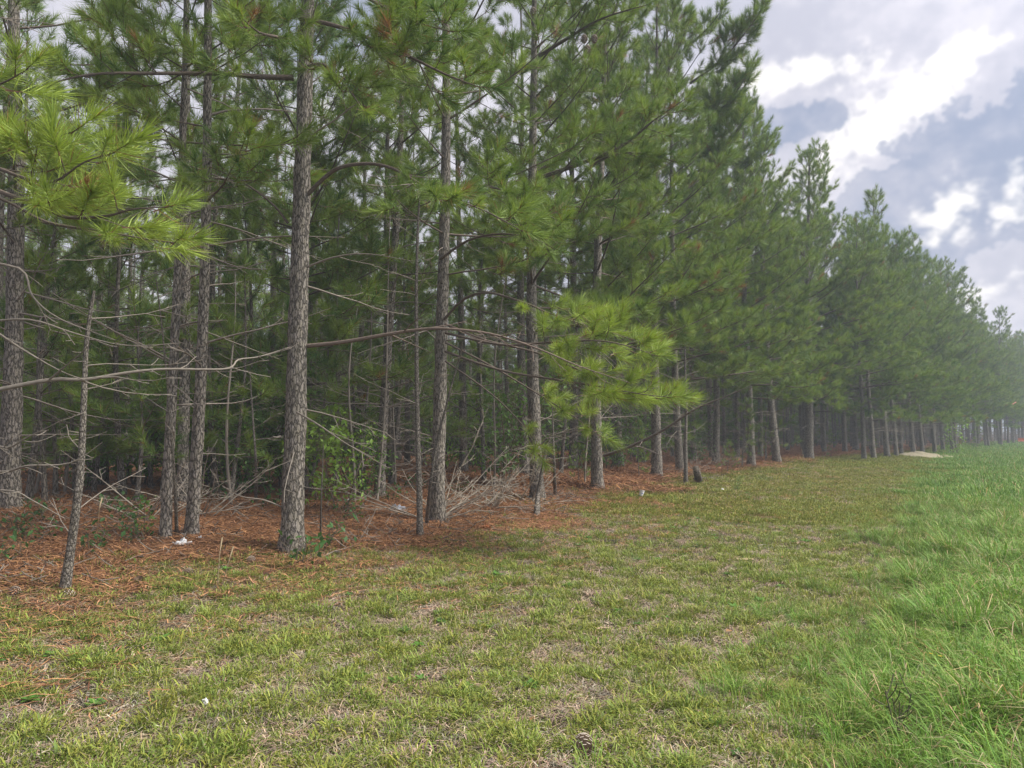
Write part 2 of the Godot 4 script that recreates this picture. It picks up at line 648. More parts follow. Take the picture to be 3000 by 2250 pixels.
func make_ground() -> void:
	var xs := PackedFloat32Array()
	var zs := PackedFloat32Array()
	for k in 241:
		var t := (k - 120) / 120.0
		xs.append(signf(t) * (absf(t) * 14.0 + pow(absf(t), 5.0) * 500.0))
	for k in 261:
		var t := k / 260.0
		zs.append(4.0 - (t * 26.0 + pow(t, 5.0) * 600.0))
	var s := Shape.new()
	var straw := Color(0.245, 0.108, 0.054)
	var thatch := Color(0.265, 0.225, 0.165)
	var soil := Color(0.20, 0.155, 0.105)
	var sand := Color(0.54, 0.46, 0.36)
	var lush := Color(0.15, 0.16, 0.065)
	for z in zs:
		for x in xs:
			var far := absf(x) + absf(z) > 150.0
			s.v.append(Vector3(x, ground_h(x, z) if far else ground_at(x, z), z))
			var n := patch_noise.get_noise_2d(x * 3.0, z * 3.0)
			var n2 := patch_noise.get_noise_2d(x * 9.0 + 50.0, z * 9.0)
			var c := thatch.lerp(soil, smoothstep(-0.1, 0.5, n + n2 * 0.5))
			c = c.lerp(sand, smoothstep(0.25, 0.42, patch_noise.get_noise_2d(x * 5.0 - 90.0, z * 5.0)) * 0.85)
			c = c.lerp(lush, tall_share(x, z) * 0.8)
			c = c.lerp(straw * lerpf(0.75, 1.15, n2 + 0.5), straw_share(x, z))
			s.c.append(c)
	var w := xs.size()
	for j in zs.size() - 1:
		for k in w - 1:
			var q := j * w + k
			s.i.append_array([q, q + w, q + 1, q + 1, q + w, q + w + 1])
	var st := SurfaceTool.new()
	st.create_from(s.commit(), 0)
	st.generate_normals()
	var o := part("ground", st.commit(), M.floor, self)
	o.set_meta("kind", "structure")

# ---------------------------------------------------------------- trees of the front rank, each placed by hand
func front_pine(at: Vector3, height: float, r: float, seed_: int, label: String, o := {}) -> Node3D:
	rng.seed = seed_
	var root := thing("pine_tree", label, "tree", Vector3(at.x, ground_at(at.x, at.z), at.z), 0.0, "pines of the front rank")
	if at.x < 0.0: o.merge({"whorl": 2, "thin": 0.08})
	var s := pine_shapes(height, r, o.get("sides", 18), TM, o.get("open", 3.0), o.get("shut", 5.0), o.get("reach", 2.4), o)
	assemble(root, s)
	# the open side looks to the verge; the trunk itself is round
	root.rotation.y = -0.72
	return root

func make_front_trees() -> void:
	# the large pine with furrowed bark
	rng.seed = 11
	var b := Vector3(-2.46, 0.27, -7.99)
	var root := thing("pine_tree", "stout grey pine in front, thick furrowed trunk standing clear of the others", "tree", Vector3(b.x, ground_at(b.x, b.z), b.z), 0, "pines of the front rank")
	var s := pine_shapes(12.5, 0.122, 40, TM, 6.2, 6.6, 2.6, {"whorl": 2, "thin": 0.1, "lean": Vector2(0.16, 0.0), "wob": 0.015, "dead": 9, "dead_reach": 0.8})
	assemble(root, s)
	var near := live_opts(TM, {"step": 0.2, "from": 0.35})
	add_limb(root, "limb", [Vector3(-2.33, 2.58, -8.00), Vector3(-1.91, 2.61, -7.90), Vector3(-1.41, 2.68, -7.80), Vector3(-1.04, 2.72, -7.70), Vector3(-0.74, 2.72, -7.60), Vector3(-0.23, 2.65, -7.50), Vector3(0.26, 2.47, -7.30), Vector3(0.70, 2.27, -7.20), Vector3(1.18, 2.10, -7.10)], 0.026, dead_opts({"col": Color(0.27, 0.21, 0.17), "from": 0.25, "sub": 0.2, "levels": 2}))
	add_limb(root, "limb", [Vector3(-2.40, 4.28, -8.00), Vector3(-2.14, 4.49, -7.90), Vector3(-1.92, 4.58, -7.80), Vector3(-1.59, 4.58, -7.70), Vector3(-1.29, 4.45, -7.50), Vector3(-1.02, 4.27, -7.40), Vector3(-0.72, 4.08, -7.30), Vector3(-0.28, 3.89, -7.20), Vector3(0.11, 3.64, -7.10)], 0.027, live_opts(TM, {"from": 0.5, "step": 0.16, "sub": 0.28}))
	add_limb(root, "limb", [Vector3(-2.54, 5.72, -8.00), Vector3(-2.90, 5.68, -7.90), Vector3(-3.25, 5.61, -7.70), Vector3(-3.87, 5.46, -7.40), Vector3(-4.38, 5.29, -7.10), Vector3(-4.78, 4.97, -6.80)], 0.036, live_opts(TM, {"from": 0.15, "step": 0.2, "sub": 0.25}))
	add_limb(root, "limb", [Vector3(-2.57, 4.00, -8.00), Vector3(-2.74, 4.21, -8.00), Vector3(-3.02, 4.43, -8.00), Vector3(-3.34, 4.60, -8.00), Vector3(-3.66, 4.72, -8.00)], 0.016, live_opts(TM, {"from": 0.55}))
	add_limb(root, "limb", [Vector3(-2.45, 5.77, -7.90), Vector3(-2.03, 5.56, -7.40), Vector3(-1.65, 5.05, -6.90), Vector3(-1.42, 4.67, -6.60)], 0.022, near)
	add_limb(root, "limb", [Vector3(-2.49, 6.10, -7.90), Vector3(-2.50, 5.81, -7.30), Vector3(-2.51, 5.57, -6.80), Vector3(-2.52, 5.47, -6.40)], 0.022, near)
	add_limb(root, "limb", [Vector3(-2.44, 6.38, -7.90), Vector3(-1.86, 6.03, -7.50), Vector3(-1.20, 5.60, -7.20), Vector3(-0.69, 5.25, -7.00), Vector3(-0.31, 5.05, -6.90)], 0.028, live_opts(TM, {"from": 0.3, "step": 0.18}))
	add_limb(root, "limb", [Vector3(-2.45, 6.94, -7.90), Vector3(-1.74, 6.39, -7.40), Vector3(-1.07, 5.83, -7.00), Vector3(-0.58, 5.57, -6.80)], 0.026, near)
	add_limb(root, "dead_limb", [Vector3(-2.36, 3.48, -8.00), Vector3(-1.99, 3.55, -7.80), Vector3(-1.59, 3.54, -7.60), Vector3(-1.11, 3.42, -7.40)], 0.014, dead_opts())
	add_limb(root, "dead_limb", [Vector3(-2.38, 1.83, -7.85), Vector3(-2.06, 1.68, -7.60), Vector3(-1.74, 1.50, -7.40), Vector3(-1.29, 1.27, -7.20)], 0.013, dead_opts({"sub": 0.45}))
	add_limb(root, "dead_limb", [Vector3(-2.57, 1.56, -7.90), Vector3(-2.59, 1.55, -7.85), Vector3(-2.62, 1.56, -7.80)], 0.016, dead_opts({"levels": 0}))
	add_limb(root, "dead_limb", [Vector3(-2.51, 0.75, -8.00), Vector3(-2.70, 0.87, -7.80), Vector3(-2.92, 0.92, -7.70), Vector3(-3.08, 1.04, -7.60)], 0.012, dead_opts())

	# the pine just beyond the left edge, whose boughs hang into the picture
	rng.seed = 23
	b = Vector3(-5.15, 0.3, -5.3)
	root = thing("pine_tree", "pine outside the left border whose bright green boughs hang into view", "tree", Vector3(b.x, ground_at(b.x, b.z), b.z), 0, "pines of the front rank")
	assemble(root, pine_shapes(11.5, 0.14, 20, TM, 4.6, 5.2, 2.3, {"lean": Vector2(-0.2, 0.0), "dead": 8}))
	var bright := live_opts(TN, {"from": 0.3, "step": 0.17, "sub": 0.3, "along": 0.15, "size": 1.05, "levels": 1})
	add_limb(root, "limb", [Vector3(-4.29, 3.63, -5.20), Vector3(-3.68, 3.33, -5.00), Vector3(-3.33, 3.20, -4.90), Vector3(-3.07, 3.08, -4.80), Vector3(-2.73, 3.06, -4.70), Vector3(-2.53, 3.09, -4.65), Vector3(-2.24, 3.09, -4.60)], 0.02, bright)
	add_limb(root, "limb", [Vector3(-4.30, 3.70, -5.20), Vector3(-3.68, 3.48, -4.90), Vector3(-3.31, 3.33, -4.75), Vector3(-3.09, 3.30, -4.70), Vector3(-2.84, 3.39, -4.60), Vector3(-2.60, 3.44, -4.55)], 0.017, bright)
	add_limb(root, "limb", [Vector3(-4.31, 3.88, -5.20), Vector3(-3.83, 3.72, -5.00), Vector3(-3.49, 3.58, -4.90), Vector3(-3.17, 3.64, -4.80), Vector3(-2.98, 3.68, -4.75)], 0.016, bright)
	add_limb(root, "limb", [Vector3(-4.45, 4.36, -5.30), Vector3(-4.00, 4.15, -5.10), Vector3(-3.72, 4.13, -5.00), Vector3(-3.45, 4.19, -4.90)], 0.016, bright)
	add_limb(root, "limb", [Vector3(-4.36, 3.48, -5.30), Vector3(-3.90, 3.38, -5.30), Vector3(-3.54, 3.20, -5.30), Vector3(-3.06, 3.10, -5.20), Vector3(-2.67, 3.03, -5.20), Vector3(-2.47, 3.01, -5.20)], 0.014, live_opts(TN, {"from": 0.5, "step": 0.25, "levels": 1}))
	var grey := dead_opts({"col": Color(0.34, 0.30, 0.25), "sub": 0.27, "step": 0.18, "wig": 0.17})
	add_limb(root, "dead_limb", [Vector3(-4.31, 1.82, -5.30), Vector3(-3.90, 1.93, -5.40), Vector3(-3.58, 2.01, -5.50), Vector3(-3.37, 2.02, -5.60), Vector3(-3.11, 2.08, -5.70), Vector3(-2.85, 2.12, -5.80), Vector3(-2.43, 2.14, -6.00), Vector3(-2.40, 2.24, -6.20), Vector3(-2.32, 2.30, -6.50), Vector3(-2.20, 2.45, -7.00)], 0.02, grey)
	add_limb(root, "dead_limb", [Vector3(-4.28, 2.63, -5.30), Vector3(-3.92, 2.35, -5.40), Vector3(-3.74, 2.22, -5.45), Vector3(-3.51, 2.08, -5.50), Vector3(-3.32, 2.00, -5.55)], 0.013, grey)
	add_limb(root, "dead_limb", [Vector3(-4.21, 1.38, -5.30), Vector3(-3.80, 1.31, -5.30), Vector3(-3.53, 1.36, -5.20), Vector3(-3.22, 1.38, -5.20), Vector3(-2.99, 1.53, -5.20)], 0.013, grey)
	add_limb(root, "dead_limb", [Vector3(-4.17, 1.79, -5.30), Vector3(-3.74, 1.50, -5.20), Vector3(-3.50, 1.57, -5.15), Vector3(-3.21, 1.70, -5.10)], 0.011, grey)
	add_limb(root, "dead_limb", [Vector3(-4.13, 1.17, -5.30), Vector3(-3.65, 1.18, -5.20), Vector3(-3.48, 1.11, -5.20), Vector3(-3.24, 0.98, -5.20)], 0.010, grey)
	add_limb(root, "dead_limb", [Vector3(-4.23, 2.91, -5.30), Vector3(-3.73, 2.84, -5.30), Vector3(-3.55, 2.61, -5.20), Vector3(-3.34, 2.44, -5.20), Vector3(-2.92, 2.28, -5.20)], 0.012, grey)
	add_limb(root, "dead_limb", [Vector3(-4.06, 2.42, -5.30), Vector3(-3.64, 2.45, -5.30), Vector3(-3.35, 2.36, -5.40), Vector3(-3.02, 2.28, -5.50), Vector3(-2.63, 2.31, -5.60)], 0.010, grey)

	# trunks behind and beside it
	var t := front_pine(Vector3(-6.68, 0.56, -9.49), 12.0, 0.123, 31, "rough grey pine trunk cut off by the left border", {"open": 3.0, "shut": 3.9, "dead": 35})
	t = front_pine(Vector3(-7.53, 0.60, -13.14), 12.0, 0.107, 32, "dim pine trunk behind the crooked bare sapling", {"open": 2.8, "shut": 3.5, "dead": 35})
	t = front_pine(Vector3(-3.98, 0.38, -8.27), 10.5, 0.059, 33, "thinner trunk of the two slim pines close together", {"open": 3.9, "shut": 4.2, "dead": 16, "lean": Vector2(0.3, 0.1), "reach": 1.5, "sides": 12})
	t = front_pine(Vector3(-3.76, 0.37, -8.33), 11.0, 0.072, 34, "thicker, rightward leaning trunk of the two slim pines close together", {"open": 3.9, "shut": 4.2, "dead": 21, "lean": Vector2(0.75, 0.2), "reach": 1.6, "sides": 12, "wob": 0.08})
	t = front_pine(Vector3(-4.89, 0.54, -10.69), 11.5, 0.082, 35, "dark straight pine right behind the two slim pines", {"open": 4.4, "shut": 4.5, "dead": 32, "reach": 1.7})
	t = front_pine(Vector3(-2.24, 0.48, -12.39), 11.8, 0.086, 36, "straight pine between the stout front pine and the pale sapling", {"open": 3.9, "shut": 4.5, "dead": 40, "reach": 1.9})
	t = front_pine(Vector3(-1.02, 0.31, -10.32), 12.2, 0.102, 37, "pine standing just behind the pale sapling and dead brush", {"open": 3.6, "shut": 4.2, "dead": 21, "reach": 2.2})
	rng.seed = 371
	# its arching limb carries the bright bough low over the grass edge
	add_limb_world(t, "limb", [Vector3(-0.98, 3.24, -10.20), Vector3(-0.69, 3.47, -9.90), Vector3(-0.33, 3.51, -9.60), Vector3(0.18, 3.29, -9.20), Vector3(0.44, 3.14, -9.00), Vector3(0.86, 2.96, -8.80), Vector3(1.26, 2.80, -8.60), Vector3(1.64, 2.66, -8.50)], 0.022, live_opts(TN, {"from": 0.45, "step": 0.15, "sub": 0.3, "levels": 1}))
	add_limb_world(t, "limb", [Vector3(-0.97, 3.17, -10.20), Vector3(-0.36, 2.88, -9.80), Vector3(0.27, 2.68, -9.40), Vector3(0.74, 2.46, -9.10), Vector3(1.24, 2.21, -8.90), Vector3(1.80, 1.97, -8.80), Vector3(2.07, 1.96, -8.70)], 0.02, live_opts(TN, {"from": 0.5, "step": 0.15, "sub": 0.28, "levels": 1}))
	add_limb_world(t, "limb", [Vector3(-0.96, 2.90, -10.20), Vector3(-0.30, 2.53, -9.80), Vector3(0.33, 2.13, -9.50), Vector3(0.81, 1.81, -9.30), Vector3(1.16, 1.54, -9.20)], 0.016, live_opts(TN, {"from": 0.55, "step": 0.18, "sub": 0.24, "levels": 1}))
	add_limb_world(t, "limb", [Vector3(-0.96, 3.04, -10.20), Vector3(-0.16, 2.77, -9.40), Vector3(0.42, 2.71, -8.70), Vector3(0.94, 2.67, -8.20), Vector3(1.28, 2.59, -8.00), Vector3(1.63, 2.45, -7.90)], 0.02, live_opts(TN, {"from": 0.55, "step": 0.12, "sub": 0.3, "levels": 1}))
	add_limb_world(t, "limb", [Vector3(-0.96, 2.77, -10.20), Vector3(-0.16, 2.43, -9.40), Vector3(0.54, 2.26, -8.80), Vector3(1.01, 2.15, -8.40), Vector3(1.47, 2.05, -8.20), Vector3(1.84, 2.00, -8.10)], 0.02, live_opts(TN, {"from": 0.55, "step": 0.12, "sub": 0.28, "levels": 1}))
	add_limb_world(t, "limb", [Vector3(-0.96, 2.63, -10.20), Vector3(-0.29, 2.13, -9.50), Vector3(0.14, 1.69, -9.10), Vector3(0.34, 1.31, -8.90)], 0.014, live_opts(TN, {"from": 0.75, "step": 0.16, "sub": 0.18, "levels": 1}))
	add_limb_world(t, "limb", [Vector3(-1.06, 5.09, -10.20), Vector3(-0.63, 5.08, -9.80), Vector3(-0.16, 4.88, -9.40), Vector3(0.32, 4.49, -9.00), Vector3(0.61, 4.25, -8.80)], 0.024, live_opts(TM, {"from": 0.35, "step": 0.15}))
	add_limb_world(t, "limb", [Vector3(-1.05, 4.12, -10.20), Vector3(-0.62, 4.29, -9.80), Vector3(-0.16, 4.27, -9.40), Vector3(0.27, 4.13, -9.10), Vector3(0.56, 3.95, -9.00)], 0.022, live_opts(TM, {"from": 0.4, "step": 0.15}))
	t = front_pine(Vector3(-1.17, 0.59, -17.03), 12.0, 0.098, 38, "pine trunk seen past the right side of the brush-hidden pine", {"open": 4.1, "shut": 4.7, "dead": 40})
	t = front_pine(Vector3(0.30, 0.54, -16.77), 12.0, 0.115, 39, "farther trunk of the overlapping pair of pines beside the bright bough", {"open": 3.8, "shut": 4.4, "dead": 35})
	t = front_pine(Vector3(0.48, 0.37, -13.11), 12.4, 0.123, 40, "nearer trunk of the overlapping pair of pines beside the bright bough", {"open": 3.1, "shut": 4.2, "dead": 32, "reach": 2.8})
	rng.seed = 401
	add_limb_world(t, "limb", [Vector3(0.51, 6.36, -13.00), Vector3(1.27, 6.42, -12.40), Vector3(1.88, 6.54, -12.00), Vector3(2.36, 6.82, -11.60), Vector3(2.81, 7.01, -11.20)], 0.045, live_opts(TM, {"from": 0.35, "step": 0.2}))
	add_limb_world(t, "limb", [Vector3(0.81, 6.00, -13.00), Vector3(1.28, 6.26, -12.50), Vector3(1.66, 6.44, -12.20), Vector3(2.20, 6.44, -12.00), Vector3(2.79, 6.20, -11.80)], 0.04, live_opts(TM, {"from": 0.4, "step": 0.2}))
	add_limb_world(t, "limb", [Vector3(0.52, 8.73, -13.00), Vector3(1.04, 8.75, -12.40), Vector3(1.58, 8.86, -12.00), Vector3(2.31, 8.86, -11.60)], 0.04, live_opts(TM, {"from": 0.3, "step": 0.2}))
	t = front_pine(Vector3(1.81, 0.39, -15.05), 12.6, 0.119, 41, "pine with swollen base and exposed root right of the bright bough", {"open": 2.4, "shut": 4.0, "dead": 27, "reach": 3.0})
	add_limb_world(t, "limb", [Vector3(1.92, 1.12, -14.90), Vector3(2.34, 1.32, -14.20), Vector3(2.87, 1.64, -13.60), Vector3(3.39, 2.03, -13.20), Vector3(3.82, 2.23, -12.90), Vector3(4.26, 2.43, -12.70)], 0.036, dead_opts({"col": Color(0.24, 0.20, 0.17), "from": 0.2, "sub": 0.3}))
	t = front_pine(Vector3(3.14, 0.56, -20.64), 12.0, 0.107, 42, "pine trunk behind the long dark dead limb near the white cup", {"open": 3.0, "shut": 4.2, "dead": 29})
	t = front_pine(Vector3(3.67, 0.44, -18.27), 12.6, 0.131, 43, "thick pine trunk a little past the white cup", {"open": 2.6, "shut": 4.0, "dead": 32, "reach": 3.0})
	t = front_pine(Vector3(4.82, 0.48, -20.40), 14.0, 0.107, 44, "pine trunk directly behind the thin bare sapling at the grass edge", {"open": 2.6, "shut": 4.2, "dead": 32, "reach": 3.3})
	rng.seed = 441
	add_limb_world(t, "limb", [Vector3(5.25, 11.89, -20.30), Vector3(6.00, 12.22, -19.60), Vector3(6.55, 12.81, -19.20), Vector3(7.04, 13.43, -18.90)], 0.04, live_opts(TM, {"from": 0.15, "step": 0.13, "lift": 0.8, "size": 1.3, "along": 0.14}))
	add_limb_world(t, "limb", [Vector3(5.15, 10.49, -20.30), Vector3(5.71, 10.58, -19.60), Vector3(6.25, 11.07, -19.20), Vector3(6.61, 11.71, -18.90)], 0.04, live_opts(TM, {"from": 0.15, "step": 0.13, "lift": 0.8, "size": 1.3, "along": 0.14}))
	add_limb_world(t, "limb", [Vector3(5.13, 9.09, -20.30), Vector3(5.68, 9.24, -19.60), Vector3(6.09, 9.74, -19.20), Vector3(6.42, 10.26, -18.90)], 0.04, live_opts(TM, {"from": 0.15, "step": 0.13, "lift": 0.8, "size": 1.3, "along": 0.14}))
	add_limb_world(t, "limb", [Vector3(5.20, 13.02, -20.30), Vector3(5.62, 13.18, -19.60), Vector3(5.91, 13.48, -19.20)], 0.036, live_opts(TM, {"from": 0.15, "step": 0.13, "lift": 0.8, "size": 1.3, "along": 0.14}))
	t = front_pine(Vector3(6.39, 0.57, -24.82), 12.0, 0.098, 45, "dim pine behind the low cut stump at the grass edge", {"open": 3.1, "shut": 4.2, "dead": 24})
	t = front_pine(Vector3(6.81, 0.53, -23.93), 13.2, 0.115, 46, "pine between the cut stump and the small yellow-green pine", {"open": 2.6, "shut": 4.2, "dead": 24, "reach": 3.2})
	t = front_pine(Vector3(7.93, 0.48, -23.85), 12.4, 0.123, 47, "pine rising behind the small yellow-green pine", {"open": 2.3, "shut": 4.2, "dead": 24, "reach": 3.0})
	t = front_pine(Vector3(9.68, 0.49, -26.09), 12.8, 0.139, 48, "pine with leaning flared trunk on the outer row past the small yellow-green pine", {"open": 2.5, "shut": 4.2, "dead": 18, "reach": 3.2, "lean": Vector2(-0.5, 0.3)})
	t = front_pine(Vector3(12.16, 0.50, -29.29), 13.0, 0.172, 49, "thickest dark pine of the outer row in the middle distance", {"open": 2.5, "shut": 4.2, "dead": 18, "reach": 3.6})

func add_limb_world(root: Node3D, called: String, pts: Array, r0: float, o: Dictionary) -> void:
	var local := []
	for q in pts: local.append(root.to_local(q))
	var mb := Shape.new()
	var nb := Shape.new()
	limb(mb, nb, smooth_path(local), r0, 0, o)
	var m := part(called, mb.commit(), M.wood, root)
	if nb.v.size(): part("needles", nb.commit(), M.needle, m)

# ---------------------------------------------------------------- the stand behind
func make_stand() -> void:
	var edge_kinds := []
	var inner_kinds := []
	rng.seed = 300
	for k in 5:
		var root := Node3D.new()
		assemble(root, pine_shapes(rnd(11.6, 13.0), rnd(0.11, 0.14), 10, TF, [2.0, 3.1, 2.4, 3.4, 2.7][k], rnd(2.8, 4.2), rnd(2.6, 3.4), {"dead": 32, "dead_reach": 1.25, "live": {"step": 0.25, "along": 0.18, "size": 1.1}}))
		edge_kinds.append(root)
	for k in 6:
		var root := Node3D.new()
		assemble(root, pine_shapes(rnd(9.8, 12.0), rnd(0.07, 0.105), 8, TF, rnd(4.4, 6.0), rnd(5.0, 6.4), rnd(1.3, 1.9), {"thin": 0.05, "dead": 36, "dead_reach": 1.0, "whorl": 2, "live": {"step": 0.25, "along": 0.18, "size": 1.1}}))
		inner_kinds.append(root)
	var taken := PackedVector2Array()
	for c in get_children():
		if str(c.name).begins_with("pine_tree"): taken.append(Vector2(c.position.x, c.position.z))
	# rows run along the edge of the stand
	var along := Vector2(0.659, -0.752)
	var into := Vector2(-0.752, -0.659)
	var origin := Vector2(-11.9, 0.0)
	var spots := []
	for row in 13:
		for k in range(-6, 62):
			var q := origin + along * (k * 2.05 + rnd(-0.5, 0.5) + (row % 2) * 1.0) + into * (row * 2.3 + rnd(-0.35, 0.35) + 0.2)
			var d := -q.y
			if d < 8.6 or q.x < -0.80 * d - 3.0 or q.x > 0.78 * d + 3.0: continue
			if rng.randf() < 0.10: continue
			if row == 0 and d < 30.0: continue
			if row > 9 and d > 38.0: continue
			if row > 6 and d > 58.0: continue
			var ok := true
			for w in taken:
				if w.distance_to(q) < 1.25: ok = false
			if ok: spots.append([q, row])
	# the deep rows read as one mass
	var mass := {}
	var nth := 0
	for e in spots:
		var q: Vector2 = e[0]
		var row: int = e[1]
		var d := -q.y
		var outer := row <= 1
		var v := rng.randi() % (5 if outer else 6)
		var turn := -0.72 + rnd(-0.5, 0.5) if outer else rnd(0, TAU)
		var size := rnd(0.82, 1.1) * (0.92 if d > 30.0 else 1.0)
		if (row > 4 and d > 36.0) or (row > 2 and d > 52.0) or row > 9:
			if not mass.has(v): mass[v] = []
			mass[v].append(Transform3D(Basis(Vector3.UP, turn) * size, Vector3(q.x, ground_at(q.x, q.y), q.y)))
			continue
		var o: Node3D = ((edge_kinds if outer else inner_kinds)[v] as Node3D).duplicate()
		o.name = numbered("pine_tree")
		add_child(o)
		o.position = Vector3(q.x, ground_at(q.x, q.y), q.y)
		o.rotation.y = turn
		o.scale = Vector3.ONE * size
		if row == 0 and nth < 12:
			tag(o, "outer row pine, %s in line beyond the thickest dark pine" % ["first", "second", "third", "fourth", "fifth", "sixth", "seventh", "eighth", "ninth", "tenth", "eleventh", "twelfth"][nth], "tree", "outer pines beyond the thickest one")
			nth += 1
		elif outer:
			if d > 42.0: tag(o, "hazy pine of the outer row far down the tree line", "tree", "far pines of the outer row")
			else: tag(o, "second row pine half hidden by the outer trunks in the middle distance", "tree", "outer pines in the middle distance")
		elif d > 34.0: tag(o, "thin pine trunk inside the stand, far off behind the outer rows", "tree", "far pines inside the stand")
		elif q.x < -0.25 * d: tag(o, "slender pine deep in the dark stand towards the left border", "tree", "pines inside the stand by the left border")
		else: tag(o, "slender pine deep in the dark stand behind the front trunks", "tree", "pines inside the stand behind the front trunks")
	var young := []
	for k in 3: young.append(pine_shapes(rnd(4.6, 6.0), 0.05, 6, TF, 0.5, 0.5, 1.7, {"dead": 0, "live": {"step": 0.3, "levels": 1, "size": 1.5, "along": 0.2}}))
	var deep := Node3D.new()
	deep.name = "distant_pines"
	add_child(deep)
	tag(deep, "dark mass of pines deep inside the stand", "trees", "", "stuff")
	for v in mass:
		var white := PackedColorArray()
		for k in mass[v].size(): white.append(Color.WHITE)
		for p in inner_kinds[v].get_children():
			many(p.name, p.mesh, p.material_override, mass[v], white, deep)
	for v in 3:
		var at := []
		var white := PackedColorArray()
		for k in 360:
			var d := rnd(26.0, 115.0)
			var x := rnd(-0.85 * d, 0.6 * d)
			var s := beyond(x, -d)
			if s > (-15.0 if d < 34.0 else -8.0) or s < -50.0: continue
			at.append(Transform3D(Basis(Vector3.UP, rnd(0, TAU)) * rnd(0.8, 1.3), Vector3(x, 0.55, -d)))
			white.append(Color.WHITE)
		for key in ["trunk", "crown"]: many(key, young[v][key], M.bark if key == "trunk" else M.needle, at, white, deep)
	for n in edge_kinds + inner_kinds: n.free()

# ---------------------------------------------------------------- saplings, shrubs, dead brush
func leafy(leaves: int, size: Vector3, leaf: float, tint: Color, stems: int) -> Dictionary:
	var w := Shape.new()
	var f := Shape.new()
	var tips := []
	for k in stems:
		var a := rnd(0, TAU)
		var d := Vector3(cos(a) * rnd(0.1, 0.6), 1.0, sin(a) * rnd(0.1, 0.6))
		var p := arc(Vector3(cos(a), 0, sin(a)) * 0.05 - Vector3.UP * 0.05, d, size.y * rnd(0.7, 1.0), 0.0, 0.1, 0.12, 0.2)
		var r := PackedFloat32Array()
		for i in p.size(): r.append(0.011 * (1.0 - 0.8 * i / (p.size() - 1.0)))
		w.tube(p, r, 4, Color(0.22, 0.18, 0.13))
		for i in range(1, p.size()):
			for j in 2:
				var b := rnd(0, TAU)
				var q := arc(p[i], Vector3(cos(b), rnd(0.1, 0.7), sin(b)), size.x * rnd(0.25, 0.6), 0.05, 0.1, 0.15, 0.15)
				var r2 := PackedFloat32Array()
				for m in q.size(): r2.append(0.004 * (1.0 - 0.7 * m / (q.size() - 1.0)))
				w.tube(q, r2, 3, Color(0.2, 0.17, 0.12))
				for m in range(1, q.size()): tips.append(q[m])
	for k in leaves:
		var at: Vector3 = tips[rng.randi() % tips.size()] + rvec() * 0.08
		put_leaf(f, at, (rvec() + Vector3(0, 0.1, 0)).normalized(), (Vector3.UP + rvec() * 0.6).normalized(), leaf * rnd(0.6, 1.15), tint * rnd(0.7, 1.3))
	return {"stem": w.commit(), "foliage": f.commit()}

func put_leaf(f: Shape, at: Vector3, d: Vector3, up: Vector3, l: float, c: Color) -> void:
	var s := d.cross(up).normalized() * l * 0.27
	var mid := at + d * l * 0.45 - up * l * 0.04
	var tip := at + d * l - up * l * 0.14
	var lift := up * l * 0.07
	f.add(at, mid + s + lift, mid, c)
	f.add(at, mid, mid - s + lift, c)
	f.add(mid, mid + s + lift, tip, c)
	f.add(mid, tip, mid - s + lift, c)

func shrub(at: Vector3, kind: Dictionary, size: float, label: String, group := "", called := "leafy_shrub", category := "shrub") -> Node3D:
	var o := thing(called, label, category, Vector3(at.x, ground_at(at.x, at.z), at.z), rnd(0, TAU), group)
	part("stem", kind.stem, M.wood, o)
	part("foliage", kind.foliage, M.leaf, o)
	o.scale = Vector3.ONE * size
	return o

func bare_stem(called: String, pts: Array, r: float, label: String, col: Color, o: Dictionary) -> Node3D:
	var b: Vector3 = pts[0]
	var root := thing(called, label, "sapling", Vector3(b.x, ground_at(b.x, b.z), b.z))
	var p := PackedVector3Array()
	for q in smooth_path(pts): p.append(q - Vector3(b.x, b.y, b.z))
	p[0].y -= 0.08
	var rr := PackedFloat32Array()
	for k in p.size(): rr.append(maxf(r * (1.0 - o.get("taper", 0.72) * k / (p.size() - 1.0)) * (1.0 + 0.25 * exp(-k * 0.8)), 0.004))
	var s := Shape.new()
	s.tube(p, rr, 10, col, 1.0, 2.0, bump_noise, 0.2)
	part("stem", s.commit(), M.bark if o.get("barky", true) else M.wood, root)
	var dw := Shape.new()
	var nb := Shape.new()
	for k in int(o.get("twigs", 10)):
		var i := 1 + int(rnd(0.12, 0.95) * (p.size() - 2))
		var a := rnd(0, TAU)
		var d := Vector3(cos(a), rnd(0.0, 0.7), sin(a))
		limb(dw, nb, arc(p[i], d, rnd(0.3, 0.95) * o.get("reach", 1.0), 0.15, 0.3, 0.12, 0.16), 0.006, 0, dead_opts({"sides": 4, "step": 0.16}))
	part("deadwood", dw.commit(), M.wood, root).set_meta("kind", "stuff")
	return root

